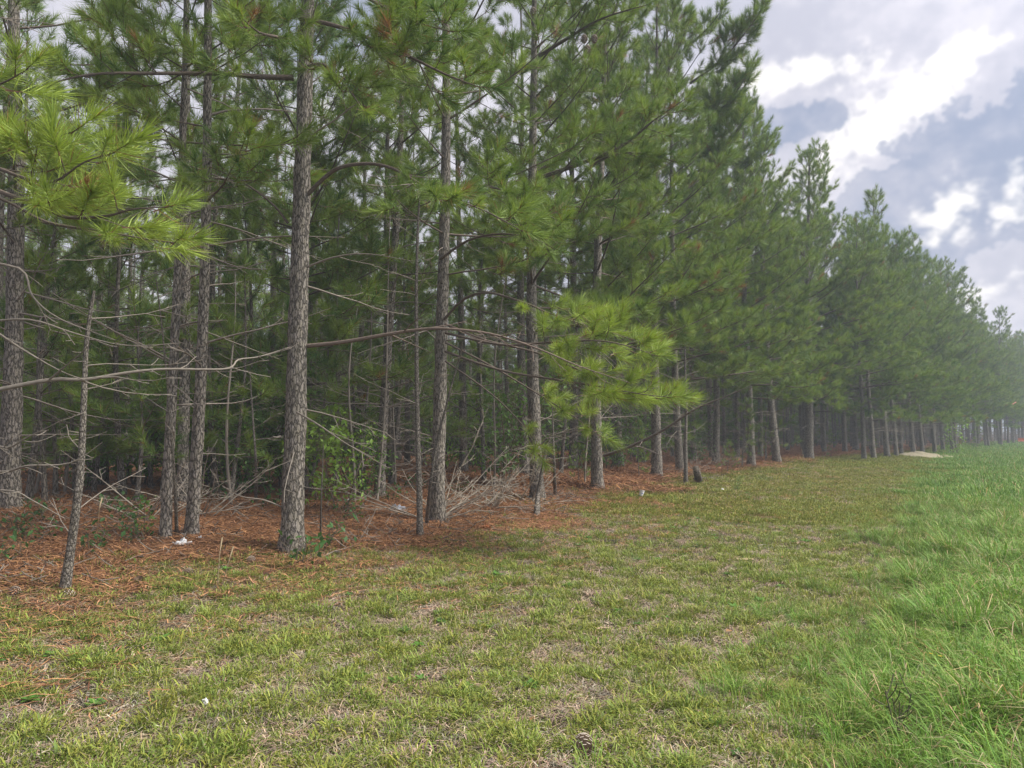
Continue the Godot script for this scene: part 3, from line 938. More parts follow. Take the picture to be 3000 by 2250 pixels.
func make_understory() -> void:
	rng.seed = 500
	var pale := Color(1.5, 1.42, 1.28)
	bare_stem("bare_sapling", [Vector3(-3.76, 0.25, -6.07), Vector3(-3.71, 0.61, -6.05), Vector3(-3.64, 1.04, -6.00), Vector3(-3.62, 1.43, -6.00), Vector3(-3.62, 1.85, -6.00), Vector3(-3.62, 2.25, -6.00), Vector3(-3.60, 2.56, -6.00), Vector3(-3.57, 2.80, -6.00)], 0.042, "crooked bare sapling leaning over the pine straw, pale scaly bark", Color(1.15, 1.08, 1.0), {"twigs": 7})
	bare_stem("bare_sapling", [Vector3(-1.17, 0.25, -9.13), Vector3(-1.18, 0.92, -9.10), Vector3(-1.21, 1.72, -9.10), Vector3(-1.23, 2.67, -9.10), Vector3(-1.24, 3.36, -9.10), Vector3(-1.23, 4.10, -9.10), Vector3(-1.21, 4.65, -9.10)], 0.042, "tall pale sapling with straight stem and bare twigs beside the dead brush", pale, {"twigs": 18})
	bare_stem("bare_sapling", [Vector3(-1.20, 0.31, -10.08), Vector3(-1.07, 0.96, -9.40), Vector3(-0.99, 1.45, -9.40), Vector3(-0.85, 2.01, -9.30), Vector3(-0.74, 2.42, -9.30), Vector3(-0.65, 2.74, -9.20)], 0.024, "thin pale stem slanting up out of the dead brush", pale, {"twigs": 8})
	bare_stem("bare_sapling", [Vector3(0.83, 0.38, -13.74), Vector3(0.77, 0.97, -13.00), Vector3(0.75, 1.56, -13.00), Vector3(0.74, 2.07, -13.00)], 0.034, "short pale pole beside the overlapping pair of pines", pale, {"twigs": 3})
	bare_stem("bare_sapling", [Vector3(4.20, 0.36, -17.29), Vector3(4.19, 1.32, -17.20), Vector3(4.22, 2.22, -17.20), Vector3(4.21, 3.34, -17.20), Vector3(4.25, 4.36, -17.20)], 0.05, "thin bare sapling at the grass edge between thicker pines", Color.WHITE, {"twigs": 8})
	bare_stem("bare_sapling", [Vector3(-3.92, 0.38, -8.41), Vector3(-3.81, 0.95, -8.10), Vector3(-3.82, 1.52, -8.00), Vector3(-3.89, 2.15, -8.00), Vector3(-3.93, 2.82, -7.90), Vector3(-4.01, 3.34, -7.90)], 0.02, "thin greenish stem rising in front of the two slim pines", Color(1.2, 1.2, 0.95), {"twigs": 8})
	bare_stem("bare_sapling", [Vector3(-3.93, 0.51, -11.00), Vector3(-3.66, 1.17, -10.20), Vector3(-3.72, 1.83, -10.20), Vector3(-3.78, 2.50, -10.20)], 0.024, "thin bare stem left of the stout front pine", pale, {"twigs": 4, "reach": 0.6})
	bare_stem("bare_sapling", [Vector3(-2.30, 0.30, -8.64), Vector3(-2.21, 0.82, -8.30), Vector3(-2.20, 1.25, -8.30), Vector3(-2.20, 1.47, -8.30)], 0.012, "short light stick standing right of the stout front pine", pale, {"twigs": 1, "reach": 0.4})
	bare_stem("snag", [Vector3(0.39, 0.28, -11.31), Vector3(0.42, 0.59, -11.60), Vector3(0.47, 0.89, -11.60), Vector3(0.53, 1.22, -11.60), Vector3(0.63, 1.56, -11.60)], 0.05, "leaning broken snag in front of the overlapping pair of pines", Color.WHITE, {"twigs": 3})
	bare_stem("stump", [Vector3(4.72, 0.37, -18.08), Vector3(4.52, 0.58, -17.40), Vector3(4.47, 0.76, -17.40)], 0.095, "low broken stump with spread dead twigs at the grass edge", Color(0.8, 0.75, 0.7), {"twigs": 14, "reach": 1.4, "taper": 0.2})
	# brush: bare bushes
	for q in [[Vector3(-1.15, 0.32, -10.44), 16, 1.35, "tangle of bare grey brush at the foot of the pale sapling"], [Vector3(-0.35, 0.35, -11.81), 12, 1.1, "low bare brush lying over the pine straw right of the pale sapling"], [Vector3(0.20, 0.37, -12.78), 10, 1.0, "bare brush left of the overlapping pair of pines"], [Vector3(6.47, 0.50, -22.72), 8, 0.9, "bare brush behind the small yellow-green pine"], [Vector3(-4.73, 0.48, -9.46), 8, 1.0, "bare twiggy brush left of the two slim pines"], [Vector3(-4.20, 0.47, -9.78), 7, 0.9, "bare twiggy brush right of the two slim pines"], [Vector3(7.49, 0.51, -24.11), 9, 0.9, "bare brush at the grass edge by the low stump"]]:
		var at: Vector3 = q[0]
		var root := thing("dead_brush", q[3], "brush", Vector3(at.x, ground_at(at.x, at.z), at.z))
		for k in int(q[1]):
			var dw := Shape.new()
			var nb := Shape.new()
			var a := rnd(-1.3, 1.3)
			var d := Vector3(cos(a), rnd(0.15, 1.5), sin(a)) if k % 4 else Vector3(-cos(a), rnd(0.3, 1.0), sin(a))
			limb(dw, nb, arc(Vector3(rnd(-0.15, 0.15), 0.0, rnd(-0.15, 0.15)), d, rnd(0.7, 1.5) * q[2], 0.1, 0.25, 0.09, 0.2), 0.012, 0, dead_opts({"sides": 4, "step": 0.14, "sub": 0.4, "col": Color(0.52, 0.46, 0.37)}))
			part("branch", dw.commit(), M.wood, root)
	# broadleaf shrubs
	var kinds := []
	for k in 3: kinds.append(leafy(1100, Vector3(0.8, 1.5, 0.8), 0.07, Color(0.11, 0.21, 0.05), 5))
	var fresh := []
	for k in 2: fresh.append(leafy(420, Vector3(0.6, 1.2, 0.6), 0.08, Color(0.20, 0.33, 0.055), 3))
	shrub(Vector3(-2.57, 0.42, -10.75), fresh[0], 1.15, "tall fresh green shrub with light leaves right of the stout front pine")
	shrub(Vector3(-2.62, 0.50, -12.26), kinds[0], 1.1, "dark green bush behind the light leaved shrub")
	shrub(Vector3(-4.15, 0.54, -11.75), kinds[1], 0.95, "dark leafy bush left of the stout front pine, in the shade")
	shrub(Vector3(-3.03, 0.49, -11.56), fresh[1], 1.5, "light green bush in the shade directly right of the stout front pine")
	shrub(Vector3(-0.25, 0.49, -14.91), kinds[2], 1.8, "tall dark green bush between the brush-hidden pine and the paired pines")
	shrub(Vector3(24.79, 0.31, -39.83), fresh[0], 1.6, "leafy young hardwood with light top beside the sand mound")
	shrub(Vector3(5.14, 0.26, -16.41), kinds[1], 0.22, "small dark green plant by itself on the grass near the stump", "", "small_plant", "plant")
	for k in 60:
		var d := rnd(12.0, 34.0)
		var x := rnd(-0.72 * d, minf(0.876 * d - 14.5, 0.5 * d))
		shrub(Vector3(x, 0, -d), (kinds + fresh)[rng.randi() % 5], rnd(0.9, 2.1), "leafy shrub half hidden in the shade among the trunks", "shrubs in the shade of the stand")
	# young pines in the shade
	var young := []
	for k in 4: young.append(pine_shapes(rnd(2.6, 4.2), 0.035, 8, TF, 0.7, 0.7, 1.15, {"dead": 3, "dead_reach": 0.5, "live": {"step": 0.24, "levels": 1, "size": 0.95}}))
	for k in 48:
		var d := rnd(9.8, 30.0)
		var x := rnd(-0.72 * d, minf(0.876 * d - 13.5, 0.5 * d))
		var o := thing("young_pine", "young pine with soft green needles in the shade among the trunks", "tree", Vector3(x, ground_at(x, -d), -d), rnd(0, TAU), "young pines in the shade")
		assemble(o, young[k % 4])
	var tallish := []
	for k in 3: tallish.append(pine_shapes(rnd(5.0, 6.5), 0.05, 8, TM, 1.2, 1.2, 1.3, {"dead": 8, "dead_reach": 0.7, "live": {"step": 0.24, "levels": 1}}))
	var by := ["left border", "crooked bare sapling", "two slim pines", "stout front pine's left side", "stout front pine's right side", "straight pine behind", "pale sapling", "overlapping pair of pines"]
	var ti := 0
	for q in [Vector3(-7.06, 0.59, -10.44), Vector3(-6.11, 0.59, -11.25), Vector3(-4.87, 0.57, -11.84), Vector3(-4.59, 0.58, -12.65), Vector3(-3.34, 0.56, -13.38), Vector3(-2.34, 0.55, -14.12), Vector3(-0.65, 0.52, -15.19), Vector3(1.23, 0.53, -17.48)]:
		var o := thing("young_pine", "half grown pine with green boughs in the shade by the " + by[ti], "tree", on_grass(q), ti * 1.3, "half grown pines in the shade")
		assemble(o, tallish[ti % 3])
		ti += 1
	var yo := thing("young_pine", "small yellow-green pine at the grass edge with bushy needles", "tree", Vector3(7.40, 0.46, -22.89), 0.4)
	yo.scale = Vector3.ONE * 0.62
	assemble(yo, young[1])
	yo = thing("young_pine", "knee high pine seedling at the grass edge near the stump", "tree", Vector3(6.32, 0.43, -20.92), 1.4)
	yo.scale = Vector3.ONE * 0.3
	assemble(yo, young[2])
	var ei := 0
	for q in [[Vector3(9.27, 0.51, -26.05), 0.4], [Vector3(13.90, 0.50, -31.09), 0.3], [Vector3(17.67, 0.49, -35.18), 0.42], [Vector3(20.42, 0.47, -37.95), 0.35], [Vector3(31.91, 0.37, -48.96), 0.5], [Vector3(3.16, 0.45, -17.82), 0.35], [Vector3(1.46, 0.44, -15.65), 0.3]]:
		yo = thing("young_pine", "small green pine at the grass edge, " + ["between the leaning flared pine and its left neighbour", "just past the thickest dark pine", "before the sand mound", "close to the left of the sand mound", "right of the sand mound", "near the white cup", "left of the pine with the swollen base"][ei], "tree", on_grass(q[0]), ei * 0.9)
		yo.scale = Vector3.ONE * q[1]
		assemble(yo, young[ei % 4])
		ei += 1
	# bare poles among the trunks
	var poles := []
	for k in 4:
		var p := trunk_path(rnd(3.5, 6.0), Vector2(rnd(-0.5, 0.5), rnd(-0.5, 0.5)), 0.08)
		var rr := PackedFloat32Array()
		for i in p.size(): rr.append(lerpf(0.026, 0.006, i / (p.size() - 1.0)))
		var sh := Shape.new()
		sh.tube(p, rr, 6, Color(0.40, 0.36, 0.30))
		var dw := Shape.new()
		for i in 22:
			var a := rnd(0, TAU)
			limb(dw, Shape.new(), arc(p[1 + rng.randi() % (p.size() - 2)], Vector3(cos(a), rnd(0.0, 0.8), sin(a)), rnd(0.4, 1.1), 0.15, 0.3, 0.12, 0.18), 0.006, 0, dead_opts({"sides": 3, "levels": 1, "step": 0.18}))
		poles.append([sh.commit(), dw.commit()])
	for k in 34:
		var d := rnd(10.5, 26.0)
		var x := rnd(-0.72 * d, minf(0.876 * d - 11.5, 0.6 * d))
		var o := thing("bare_pole", "thin bare twiggy pole among the trunks in the shade", "sapling", Vector3(x, ground_at(x, -d) - 0.03, -d), rnd(0, TAU), "bare poles in the shade")
		part("stem", poles[k % 4][0], M.wood, o)
		part("deadwood", poles[k % 4][1], M.wood, o).set_meta("kind", "stuff")
	# small broken twigs over the straw, beyond counting
	var tw := Shape.new()
	for k in 7:
		var a := rnd(0, TAU)
		limb(tw, Shape.new(), arc(Vector3(rnd(-0.3, 0.3), 0.015, rnd(-0.3, 0.3)), Vector3(cos(a), 0.06, sin(a)), rnd(0.15, 0.5), 0.1, 0.05, 0.12, 0.1), 0.0055, 0, dead_opts({"sides": 3, "levels": 1, "sub": 0.35, "step": 0.14, "sag": 0.0, "lift": 0.05}))
	var tp := []
	var tc := PackedColorArray()
	for k in 1500:
		var d := rnd(5.5, 24.0)
		var x := rnd(-0.75 * d, 0.5 * d)
		if straw_share(x, -d) < 0.55: continue
		tp.append(Transform3D(Basis(Vector3.UP, rnd(0, TAU)) * rnd(0.7, 1.5), Vector3(x, ground_at(x, -d), -d)))
		tc.append(Color.WHITE * rnd(0.6, 1.2))
	var tl := Node3D.new()
	tl.name = "twig_litter"
	add_child(tl)
	tag(tl, "broken grey twigs strewn over the pine straw", "twigs", "", "stuff")
	many("twig_clump", tw.commit(), M.wood, tp, tc, tl)
	# low plants on the straw
	var low := []
	for k in 3: low.append(leafy(46, Vector3(0.4, 0.3, 0.4), 0.085, Color(0.055, 0.13, 0.035), 3))
	var spots := [Vector3(-5.64, 0.47, -8.22), Vector3(-5.12, 0.42, -7.69), Vector3(-5.66, 0.50, -8.82), Vector3(-4.80, 0.36, -6.95), Vector3(-5.32, 0.52, -9.63), Vector3(-4.88, 0.48, -9.22), Vector3(-4.44, 0.42, -8.56), Vector3(-4.54, 0.54, -11.06), Vector3(-4.41, 0.55, -11.65), Vector3(-3.72, 0.48, -10.57), Vector3(-2.22, 0.23, -7.41), Vector3(-2.19, 0.27, -8.19), Vector3(-2.50, 0.41, -10.57), Vector3(-2.15, 0.36, -9.93), Vector3(-2.05, 0.45, -11.91), Vector3(-4.40, 0.37, -7.55), Vector3(-4.15, 0.38, -8.10), Vector3(-1.80, 0.51, -13.54), Vector3(-0.93, 0.47, -13.54)]
	for q in spots:
		shrub(q, low[rng.randi() % 3], rnd(0.8, 1.3), "low dark green seedling leaves on the pine straw", "seedlings on the pine straw", "seedling", "plant")
	shrub(Vector3(-4.26, 0.40, -8.33), leafy(60, Vector3(0.14, 0.5, 0.14), 0.06, Color(0.16, 0.29, 0.05), 1), 1.0, "upright light green weed beside the two slim pines", "", "weed", "plant")
	# fallen limbs
	var f := dead_opts({"sag": 0.0, "lift": 0.0, "levels": 1, "col": Color(0.40, 0.35, 0.29)})
	for q in [[[Vector3(-4.69, 0.34, -6.79), Vector3(-4.17, 0.31, -6.65), Vector3(-3.78, 0.29, -6.73), Vector3(-3.52, 0.29, -7.03)], 0.02, "long grey fallen limb at the foot of the crooked sapling"], [[Vector3(-4.10, 0.26, -5.89), Vector3(-4.08, 0.28, -6.21), Vector3(-4.20, 0.31, -6.73)], 0.013, "pale stick lying left of the crooked sapling"], [[Vector3(-3.65, 0.37, -8.39), Vector3(-2.97, 0.28, -7.63), Vector3(-2.66, 0.27, -7.71), Vector3(-2.60, 0.29, -8.19)], 0.009, "thin pale stick lying left of the stout front pine"], [[Vector3(-4.47, 0.53, -11.06), Vector3(-4.01, 0.51, -10.97), Vector3(-3.35, 0.44, -10.26)], 0.010, "thin bent stick on the straw behind the stout front pine"], [[Vector3(-0.25, 0.39, -12.62), Vector3(0.19, 0.34, -12.26), Vector3(0.74, 0.30, -12.23), Vector3(1.44, 0.25, -12.10)], 0.016, "long dark limb lying across the foot of the paired pines"], [[Vector3(0.81, 0.44, -14.98), Vector3(1.37, 0.40, -14.70), Vector3(1.83, 0.40, -15.37)], 0.03, "grey rotting limb beside the swollen pine base"], [[Vector3(3.35, 0.05, -9.84), Vector3(3.55, 0.05, -9.96), Vector3(3.62, 0.04, -9.63)], 0.012, "short dark stick lying in the open grass"], [[Vector3(-1.73, 0.22, -7.80), Vector3(-1.83, 0.26, -8.53), Vector3(-2.09, 0.36, -9.96)], 0.008, "pale thin stick in the grass right of the stout front pine"], [[Vector3(23.70, 0.38, -39.95), Vector3(26.84, 0.35, -42.90)], 0.03, "bleached limb lying beside the sand mound"]]:
		var root := thing("fallen_limb", q[2], "branch", Vector3(q[0][0].x, 0.0, q[0][0].z))
		var up := []
		for v in q[0]: up.append(Vector3(v.x, ground_at(v.x, v.z) + 0.02, v.z) - root.position)
		var dw := Shape.new()
		limb(dw, Shape.new(), smooth_path(up), q[1], 0, f)
		part("stick", dw.commit(), M.wood, root)

# ---------------------------------------------------------------- cones, litter, weeds in the grass
func cone_mesh() -> Dictionary:
	var core := Shape.new()
	var sc := Shape.new()
	var p := PackedVector3Array()
	var r := PackedFloat32Array()
	for k in 7:
		p.append(Vector3(0, k * 0.013, 0))
		r.append(0.018 * sin(PI * (k + 0.8) / 8.0))
	core.tube(p, r, 8, Color(0.10, 0.07, 0.05))
	for k in 70:
		var t := (k + 0.5) / 70.0
		var a := k * 2.39996
		var out := Vector3(cos(a), 0, sin(a))
		var at := Vector3.UP * t * 0.08
		var reach := 0.034 * sin(PI * lerpf(0.18, 0.93, t)) + 0.006
		var tip := at + out * reach + Vector3.UP * lerpf(-0.004, 0.018, t)
		var s := out.cross(Vector3.UP) * 0.0075
		var up := Vector3.UP * 0.004
		sc.add(at, tip - s, tip + s, Color(0.17, 0.115, 0.075))
		sc.add(tip - s, tip + s + up, tip + s, Color(0.40, 0.35, 0.29))
		sc.add(tip - s, tip - s + up, tip + s + up, Color(0.40, 0.35, 0.29))
	return {"core": core.commit(), "scale_whorl": sc.commit()}

func crumple(size: Vector3, seed_: int, rough: float) -> ArrayMesh:
	var f := FastNoiseLite.new()
	f.seed = seed_
	f.frequency = 1.1
	f.fractal_octaves = 3
	var s := Shape.new()
	for j in 15:
		for k in 25:
			var a := TAU * k / 24
			var e := PI * j / 14
			var d := Vector3(sin(e) * cos(a), cos(e), sin(e) * sin(a))
			var q := d * (1.0 + rough * f.get_noise_3d(d.x * 2.0, d.y * 2.0, d.z * 2.0))
			s.v.append(Vector3(q.x * size.x, maxf(q.y * size.y, -size.y * 0.35), q.z * size.z))
			s.c.append(Color.WHITE)
	for j in 14:
		for k in 24:
			var q := j * 25 + k
			s.i.append_array([q, q + 1, q + 25, q + 1, q + 26, q + 25])
	var st := SurfaceTool.new()
	st.create_from(s.commit(), 0)
	st.generate_normals()
	return st.commit()

func sheet(l: float, w: float, curl: float, seed_: int, lobes := 0) -> ArrayMesh:   # a thin crumpled or curled piece with both faces
	var f := FastNoiseLite.new()
	f.seed = seed_
	f.frequency = 9.0
	var st := SurfaceTool.new()
	st.begin(Mesh.PRIMITIVE_TRIANGLES)
	var g := []
	for j in 13:
		var row := []
		for k in 9:
			var u := j / 12.0
			var v := k / 8.0 * 2.0 - 1.0
			var ww := w * 0.5 * (sin(PI * clampf(u, 0.04, 0.96)) * (1.0 if lobes == 0 else 0.65 + 0.35 * cos(u * lobes * TAU)) if lobes >= 0 else 1.0)
			row.append(Vector3((u - 0.5) * l, absf(v) * curl * w + f.get_noise_2d(u, v) * curl * l * 0.9 + 0.01 + u * (1.0 - u) * curl * l, v * ww))
		g.append(row)
	for side in 2:
		var dn := Vector3(0, -0.002 * side, 0)
		for j in 12:
			for k in 8:
				var q := [g[j][k] + dn, g[j + 1][k] + dn, g[j + 1][k + 1] + dn, g[j][k + 1] + dn]
				for m in ([0, 1, 2, 0, 2, 3] if side == 0 else [0, 2, 1, 0, 3, 2]): st.add_vertex(q[m])
	st.generate_normals()
	return st.commit()

func on_grass(v: Vector3, up := 0.0) -> Vector3:
	return Vector3(v.x, ground_at(v.x, v.z) + up, v.z)

func make_litter() -> void:
	rng.seed = 900
	var cm := cone_mesh()
	for q in [[Vector3(-3.66, 0.23, -5.87), "grey open pine cone in front of the crooked sapling's foot", 1.25], [Vector3(-4.06, 0.26, -5.92), "brown pine cone by the pale stick at the left border", 1.2], [Vector3(-2.65, 0.25, -7.36), "grey pine cone on the straw left of the stout front pine", 1.1], [Vector3(-3.33, 0.24, -6.44), "weathered pine cone at the border of straw and grass", 1.0], [Vector3(-3.04, 0.24, -6.79), "pine cone lying where grass meets the straw, below the white scraps", 1.0], [Vector3(0.36, 0.00, -3.62), "dark pine cone at the bottom border in the grass", 1.35], [Vector3(-1.44, 0.17, -7.08), "small pine cone in the grass below the stout pine", 0.9]]:
		var o := thing("pine_cone", q[1], "pine cone", on_grass(q[0], 0.03))
		part("core", cm.core, M.straw, o)
		part("scale_whorl", cm.scale_whorl, M.straw, o).set_meta("kind", "stuff")
		o.rotation = Vector3(rnd(1.2, 1.8), rnd(0, TAU), 0)
		o.scale = Vector3.ONE * q[2]
	# cones hanging in the crowns
	for q in [[Vector3(1.22, 8.31, -11.60), "dark cone high in the crown, one of a close cluster"], [Vector3(1.39, 8.31, -11.60), "dark cone at the right of the close cluster high in the crown"], [Vector3(1.26, 8.07, -11.50), "dark cone hanging lowest of the close cluster high in the crown"], [Vector3(0.37, 9.04, -12.00), "single dark cone near the top border"]]:
		var o := thing("hanging_cone", q[1], "pine cone", q[0])
		part("core", cm.core, M.straw, o)
		part("scale_whorl", cm.scale_whorl, M.straw, o).set_meta("kind", "stuff")
		o.rotation.x = 2.9
		o.scale = Vector3.ONE * 1.5
	# the white cup lying on its side
	var cup := thing("paper_cup", "white paper cup with small blue print lying on the grass", "cup", on_grass(Vector3(2.57, 0.30, -14.29), 0.055))
	var lathe := Shape.new()
	lathe.tube(PackedVector3Array([Vector3.ZERO, Vector3(0, 0.004, 0), Vector3(0, 0.11, 0), Vector3(0, 0.114, 0)]), PackedFloat32Array([0.036, 0.037, 0.048, 0.05]), 24)
	part("wall", lathe.commit(), M.white, cup)
	var pr := Shape.new()
	for k in 3:
		var a := PI * 0.5 - 0.35 + k * 0.25
		var r := 0.0445
		pr.v.append_array([Vector3(cos(a) * r, 0.05, sin(a) * r), Vector3(cos(a) * r, 0.07, sin(a) * r), Vector3(cos(a + 0.25) * r, 0.05, sin(a + 0.25) * r), Vector3(cos(a + 0.25) * r, 0.05, sin(a + 0.25) * r), Vector3(cos(a) * r, 0.07, sin(a) * r), Vector3(cos(a + 0.25) * r, 0.07, sin(a + 0.25) * r)])
	part("print", pr.commit(), M.blue_print, cup)
	cup.rotation = Vector3(0.12, 0.1, -0.25)
	single("plastic_bag", crumple(Vector3(0.12, 0.085, 0.09), 2, 0.7), M.grey_bag, on_grass(Vector3(-1.76, 0.39, -10.97), 0.02), 0.3, "crumpled dark grey plastic bag on the straw", "bag")
	single("paper_scrap", crumple(Vector3(0.085, 0.05, 0.06), 5, 1.3), M.white, on_grass(Vector3(-3.64, 0.34, -7.94), 0.015), 0.5, "larger crumpled white scrap on the straw by the two slim pines", "litter")
	single("paper_scrap", crumple(Vector3(0.05, 0.035, 0.04), 6, 1.2), M.white, on_grass(Vector3(-3.57, 0.35, -8.22), 0.01), 1.5, "smaller white scrap right of the larger one by the two slim pines", "litter")
	single("paper_scrap", sheet(0.16, 0.07, 0.2, 3, -1), M.white, on_grass(Vector3(-2.68, 0.48, -11.72), 0.01), 0.2, "torn white scrap on the straw right of the stout front pine", "litter")
	single("paper_scrap", sheet(0.1, 0.03, 0.15, 8, -1), M.white, on_grass(Vector3(-3.19, 0.40, -9.49), 0.01), 0.1, "white strip on the straw left of the stout front pine", "litter")
	single("paper_scrap", crumple(Vector3(0.014, 0.02, 0.012), 8, 1.0), M.white, on_grass(Vector3(-1.72, 0.05, -4.09), 0.03), 0.2, "tiny white scrap in the near grass", "litter")
	single("paper_scrap", crumple(Vector3(0.03, 0.03, 0.025), 9, 1.0), M.white, on_grass(Vector3(4.77, 0.27, -16.23), 0.02), 0.2, "small white scrap beside the lone dark plant", "litter")
	single("paper_scrap", sheet(0.08, 0.03, 0.2, 18, -1), M.white, on_grass(Vector3(-2.07, 0.29, -8.84), 0.02), 0.5, "small pale scrap where straw meets grass right of the stout pine", "litter")
	single("dry_leaf", sheet(0.2, 0.1, 0.2, 4, 3), M.dry_leaf, on_grass(Vector3(-0.37, 0.26, -10.05), 0.02), -0.8, "large curled orange brown leaf on the grass", "leaf")
	single("board_scrap", sheet(0.2, 0.1, 0.05, 14, -1), M.board, on_grass(Vector3(2.83, 0.04, -8.70), 0.02), 0.1, "flat tan scrap of bark lying in the open grass", "litter")
	single("wood_chip", sheet(0.1, 0.022, 0.1, 15, -1), M.board, on_grass(Vector3(0.72, 0.02, -5.74), 0.03), 0.1, "short pale wood chip in the near grass", "litter")
	# charred log end on the straw
	var lg := Shape.new()
	lg.tube(PackedVector3Array([Vector3(-0.11, 0.02, 0), Vector3(-0.05, 0.03, 0.01), Vector3(0.03, 0.03, 0), Vector3(0.1, 0.025, 0.01)]), PackedFloat32Array([0.025, 0.038, 0.036, 0.028]), 9, Color(0.5, 0.45, 0.4), 1.0, 3.0, bump_noise, 0.5)
	single("log_piece", lg.commit(), M.bark, on_grass(Vector3(-5.15, 0.43, -7.94)), 0.1, "short dark rotten log piece on the straw at the left", "log")
	# sand mound
	var f := FastNoiseLite.new()
	f.seed = 6
	f.frequency = 0.8
	for q in [[Vector3(20.80, 0.36, -36.18), 1.6, 0.30, 1.2, "pale sand mound at the grass edge, left and higher hump"], [Vector3(22.24, 0.30, -36.63), 1.9, 0.18, 1.2, "lower sand hump running down to the right of the mound"]]:
		var at: Vector3 = q[0]
		var s := Shape.new()
		for j in 21:
			for k in 33:
				var u := j / 20.0
				var a := TAU * k / 32
				var hgt: float = q[2] * pow(maxf(1.0 - u * u, 0.0), 1.4) * (1.0 + 0.5 * f.get_noise_2d(cos(a) * u * 3.0 + at.x, sin(a) * u * 3.0))
				var x: float = cos(a) * u * q[1]
				var z: float = sin(a) * u * q[3]
				s.v.append(Vector3(x, ground_h(at.x + x, at.z + z) + hgt - 0.06, z))
				s.c.append(Color.WHITE)
		for j in 20:
			for k in 32:
				var i := j * 33 + k
				s.i.append_array([i, i + 33, i + 1, i + 1, i + 33, i + 34])
		var st := SurfaceTool.new()
		st.create_from(s.commit(), 0)
		st.generate_normals()
		single("sand_mound", st.commit(), M.sand, Vector3(at.x, 0, at.z), 0.0, q[4], "mound")
	# survey flag and ribbon
	var fl := thing("marker_flag", "orange marker flag on a thin stake by the far tree line", "flag", on_grass(Vector3(39.58, 0.26, -55.82)))
	var pole := Shape.new()
	pole.tube(PackedVector3Array([Vector3(0, -0.05, 0), Vector3(0, 0.95, 0)]), PackedFloat32Array([0.012, 0.012]), 6, Color(0.5, 0.45, 0.4))
	part("stake", pole.commit(), M.wood, fl)
	var cl := part("cloth", sheet(0.6, 0.26, 0.12, 22, -1), M.orange, fl)
	cl.position = Vector3(0.36, 0.8, 0)
	cl.rotation.x = PI / 2
	var rib := single("marker_ribbon", sheet(0.5, 0.12, 0.2, 23, -1), M.pink, Vector3(41.08, 3.98, -58.00), 0.4, "faded pink marker ribbon tied in a far pine bough", "ribbon")
	rib.rotation.z = 0.4
	# dry stalks
	for q in [[Vector3(-2.63, 0.21, -6.55), Vector3(-2.52, 0.45, -6.40), Vector3(-2.48, 0.60, -6.40)], [Vector3(-2.66, 0.21, -6.52), Vector3(-2.60, 0.51, -6.40), Vector3(-2.58, 0.68, -6.40)], [Vector3(-4.48, 0.38, -7.77), Vector3(-4.15, 0.79, -7.20), Vector3(-4.12, 0.96, -7.20)], [Vector3(10.08, 0.31, -22.98), Vector3(10.46, 0.56, -24.00), Vector3(10.50, 0.82, -24.00)], [Vector3(10.74, 0.43, -26.14), Vector3(11.43, 0.69, -28.00), Vector3(11.35, 1.06, -28.00)]]:
		var st := Shape.new()
		var b: Vector3 = q[0]
		var at := on_grass(b)
		var p := PackedVector3Array()
		for v in smooth_path([b, q[1], q[2]]): p.append(v - b)
		var r := PackedFloat32Array()
		for k in p.size(): r.append(0.004 if k < p.size() - 3 else 0.007)
		st.tube(p, r, 5, Color(0.62, 0.50, 0.31))
		var lab: String = ["straw coloured dry stalk in the grass, taller of two together", "straw coloured dry stalk, thinner of two together in the grass", "dry tan stalk on the straw right of the crooked sapling", "dry tan stalk at the grass edge in front of the thickest dark pine", "dry tan grass stalk against the foot of the thickest dark pine"][used.get("dry_stalk", 0)]
		single("dry_stalk", st.commit(), M.wood, at, 0.0, lab, "stalk")
	# weed with dark stems, seed heads and yellow flowers in the tall grass
	var wd := thing("dark_weed", "dark bare stemmed weed standing in the tall grass", "weed", on_grass(Vector3(1.95, 0.00, -3.67)))
	for k in 5:
		var st := Shape.new()
		var dw := Shape.new()
		limb(st, dw, arc(Vector3.ZERO, Vector3(rnd(-0.35, 0.35), 1, rnd(-0.3, 0.3)), rnd(0.24, 0.36), 0.0, 0.2, 0.06, 0.1), 0.0016, 0, dead_opts({"sides": 4, "col": Color(0.17, 0.17, 0.10), "levels": 1, "lift": 0.9, "step": 0.1, "sub": 0.2}))
		part("stem", st.commit(), M.wood, wd)
	var heads := [[Vector3(2.01, 0.11, -3.75), "larger pale fluffy seed head in the tall grass"], [Vector3(2.04, 0.09, -3.75), "pale fluffy seed head right beside the larger one"], [Vector3(2.62, 0.11, -4.20), "single pale fluffy seed head farther right in the tall grass"]]
	for q in heads:
		var o := thing("seed_head", q[1], "seed head", q[0])
		var st := Shape.new()
		var low: float = ground_h(q[0].x, q[0].z) - q[0].y
		st.tube(PackedVector3Array([Vector3(0, low, 0), Vector3(0.01, low * 0.5, 0), Vector3.ZERO]), PackedFloat32Array([0.002, 0.002, 0.002]), 4, Color(0.2, 0.22, 0.08))
		part("stalk", st.commit(), M.wood, o)
		var fl2 := Shape.new()
		for k in 90:
			var d := (rvec() + Vector3.UP * 0.3).normalized()
			var a := d.cross(rvec()).normalized() * 0.0022
			fl2.add(Vector3.ZERO, d * 0.022 + a, d * 0.022 - a, Color(0.62, 0.52, 0.40))
		part("tuft", fl2.commit(), M.straw, o)
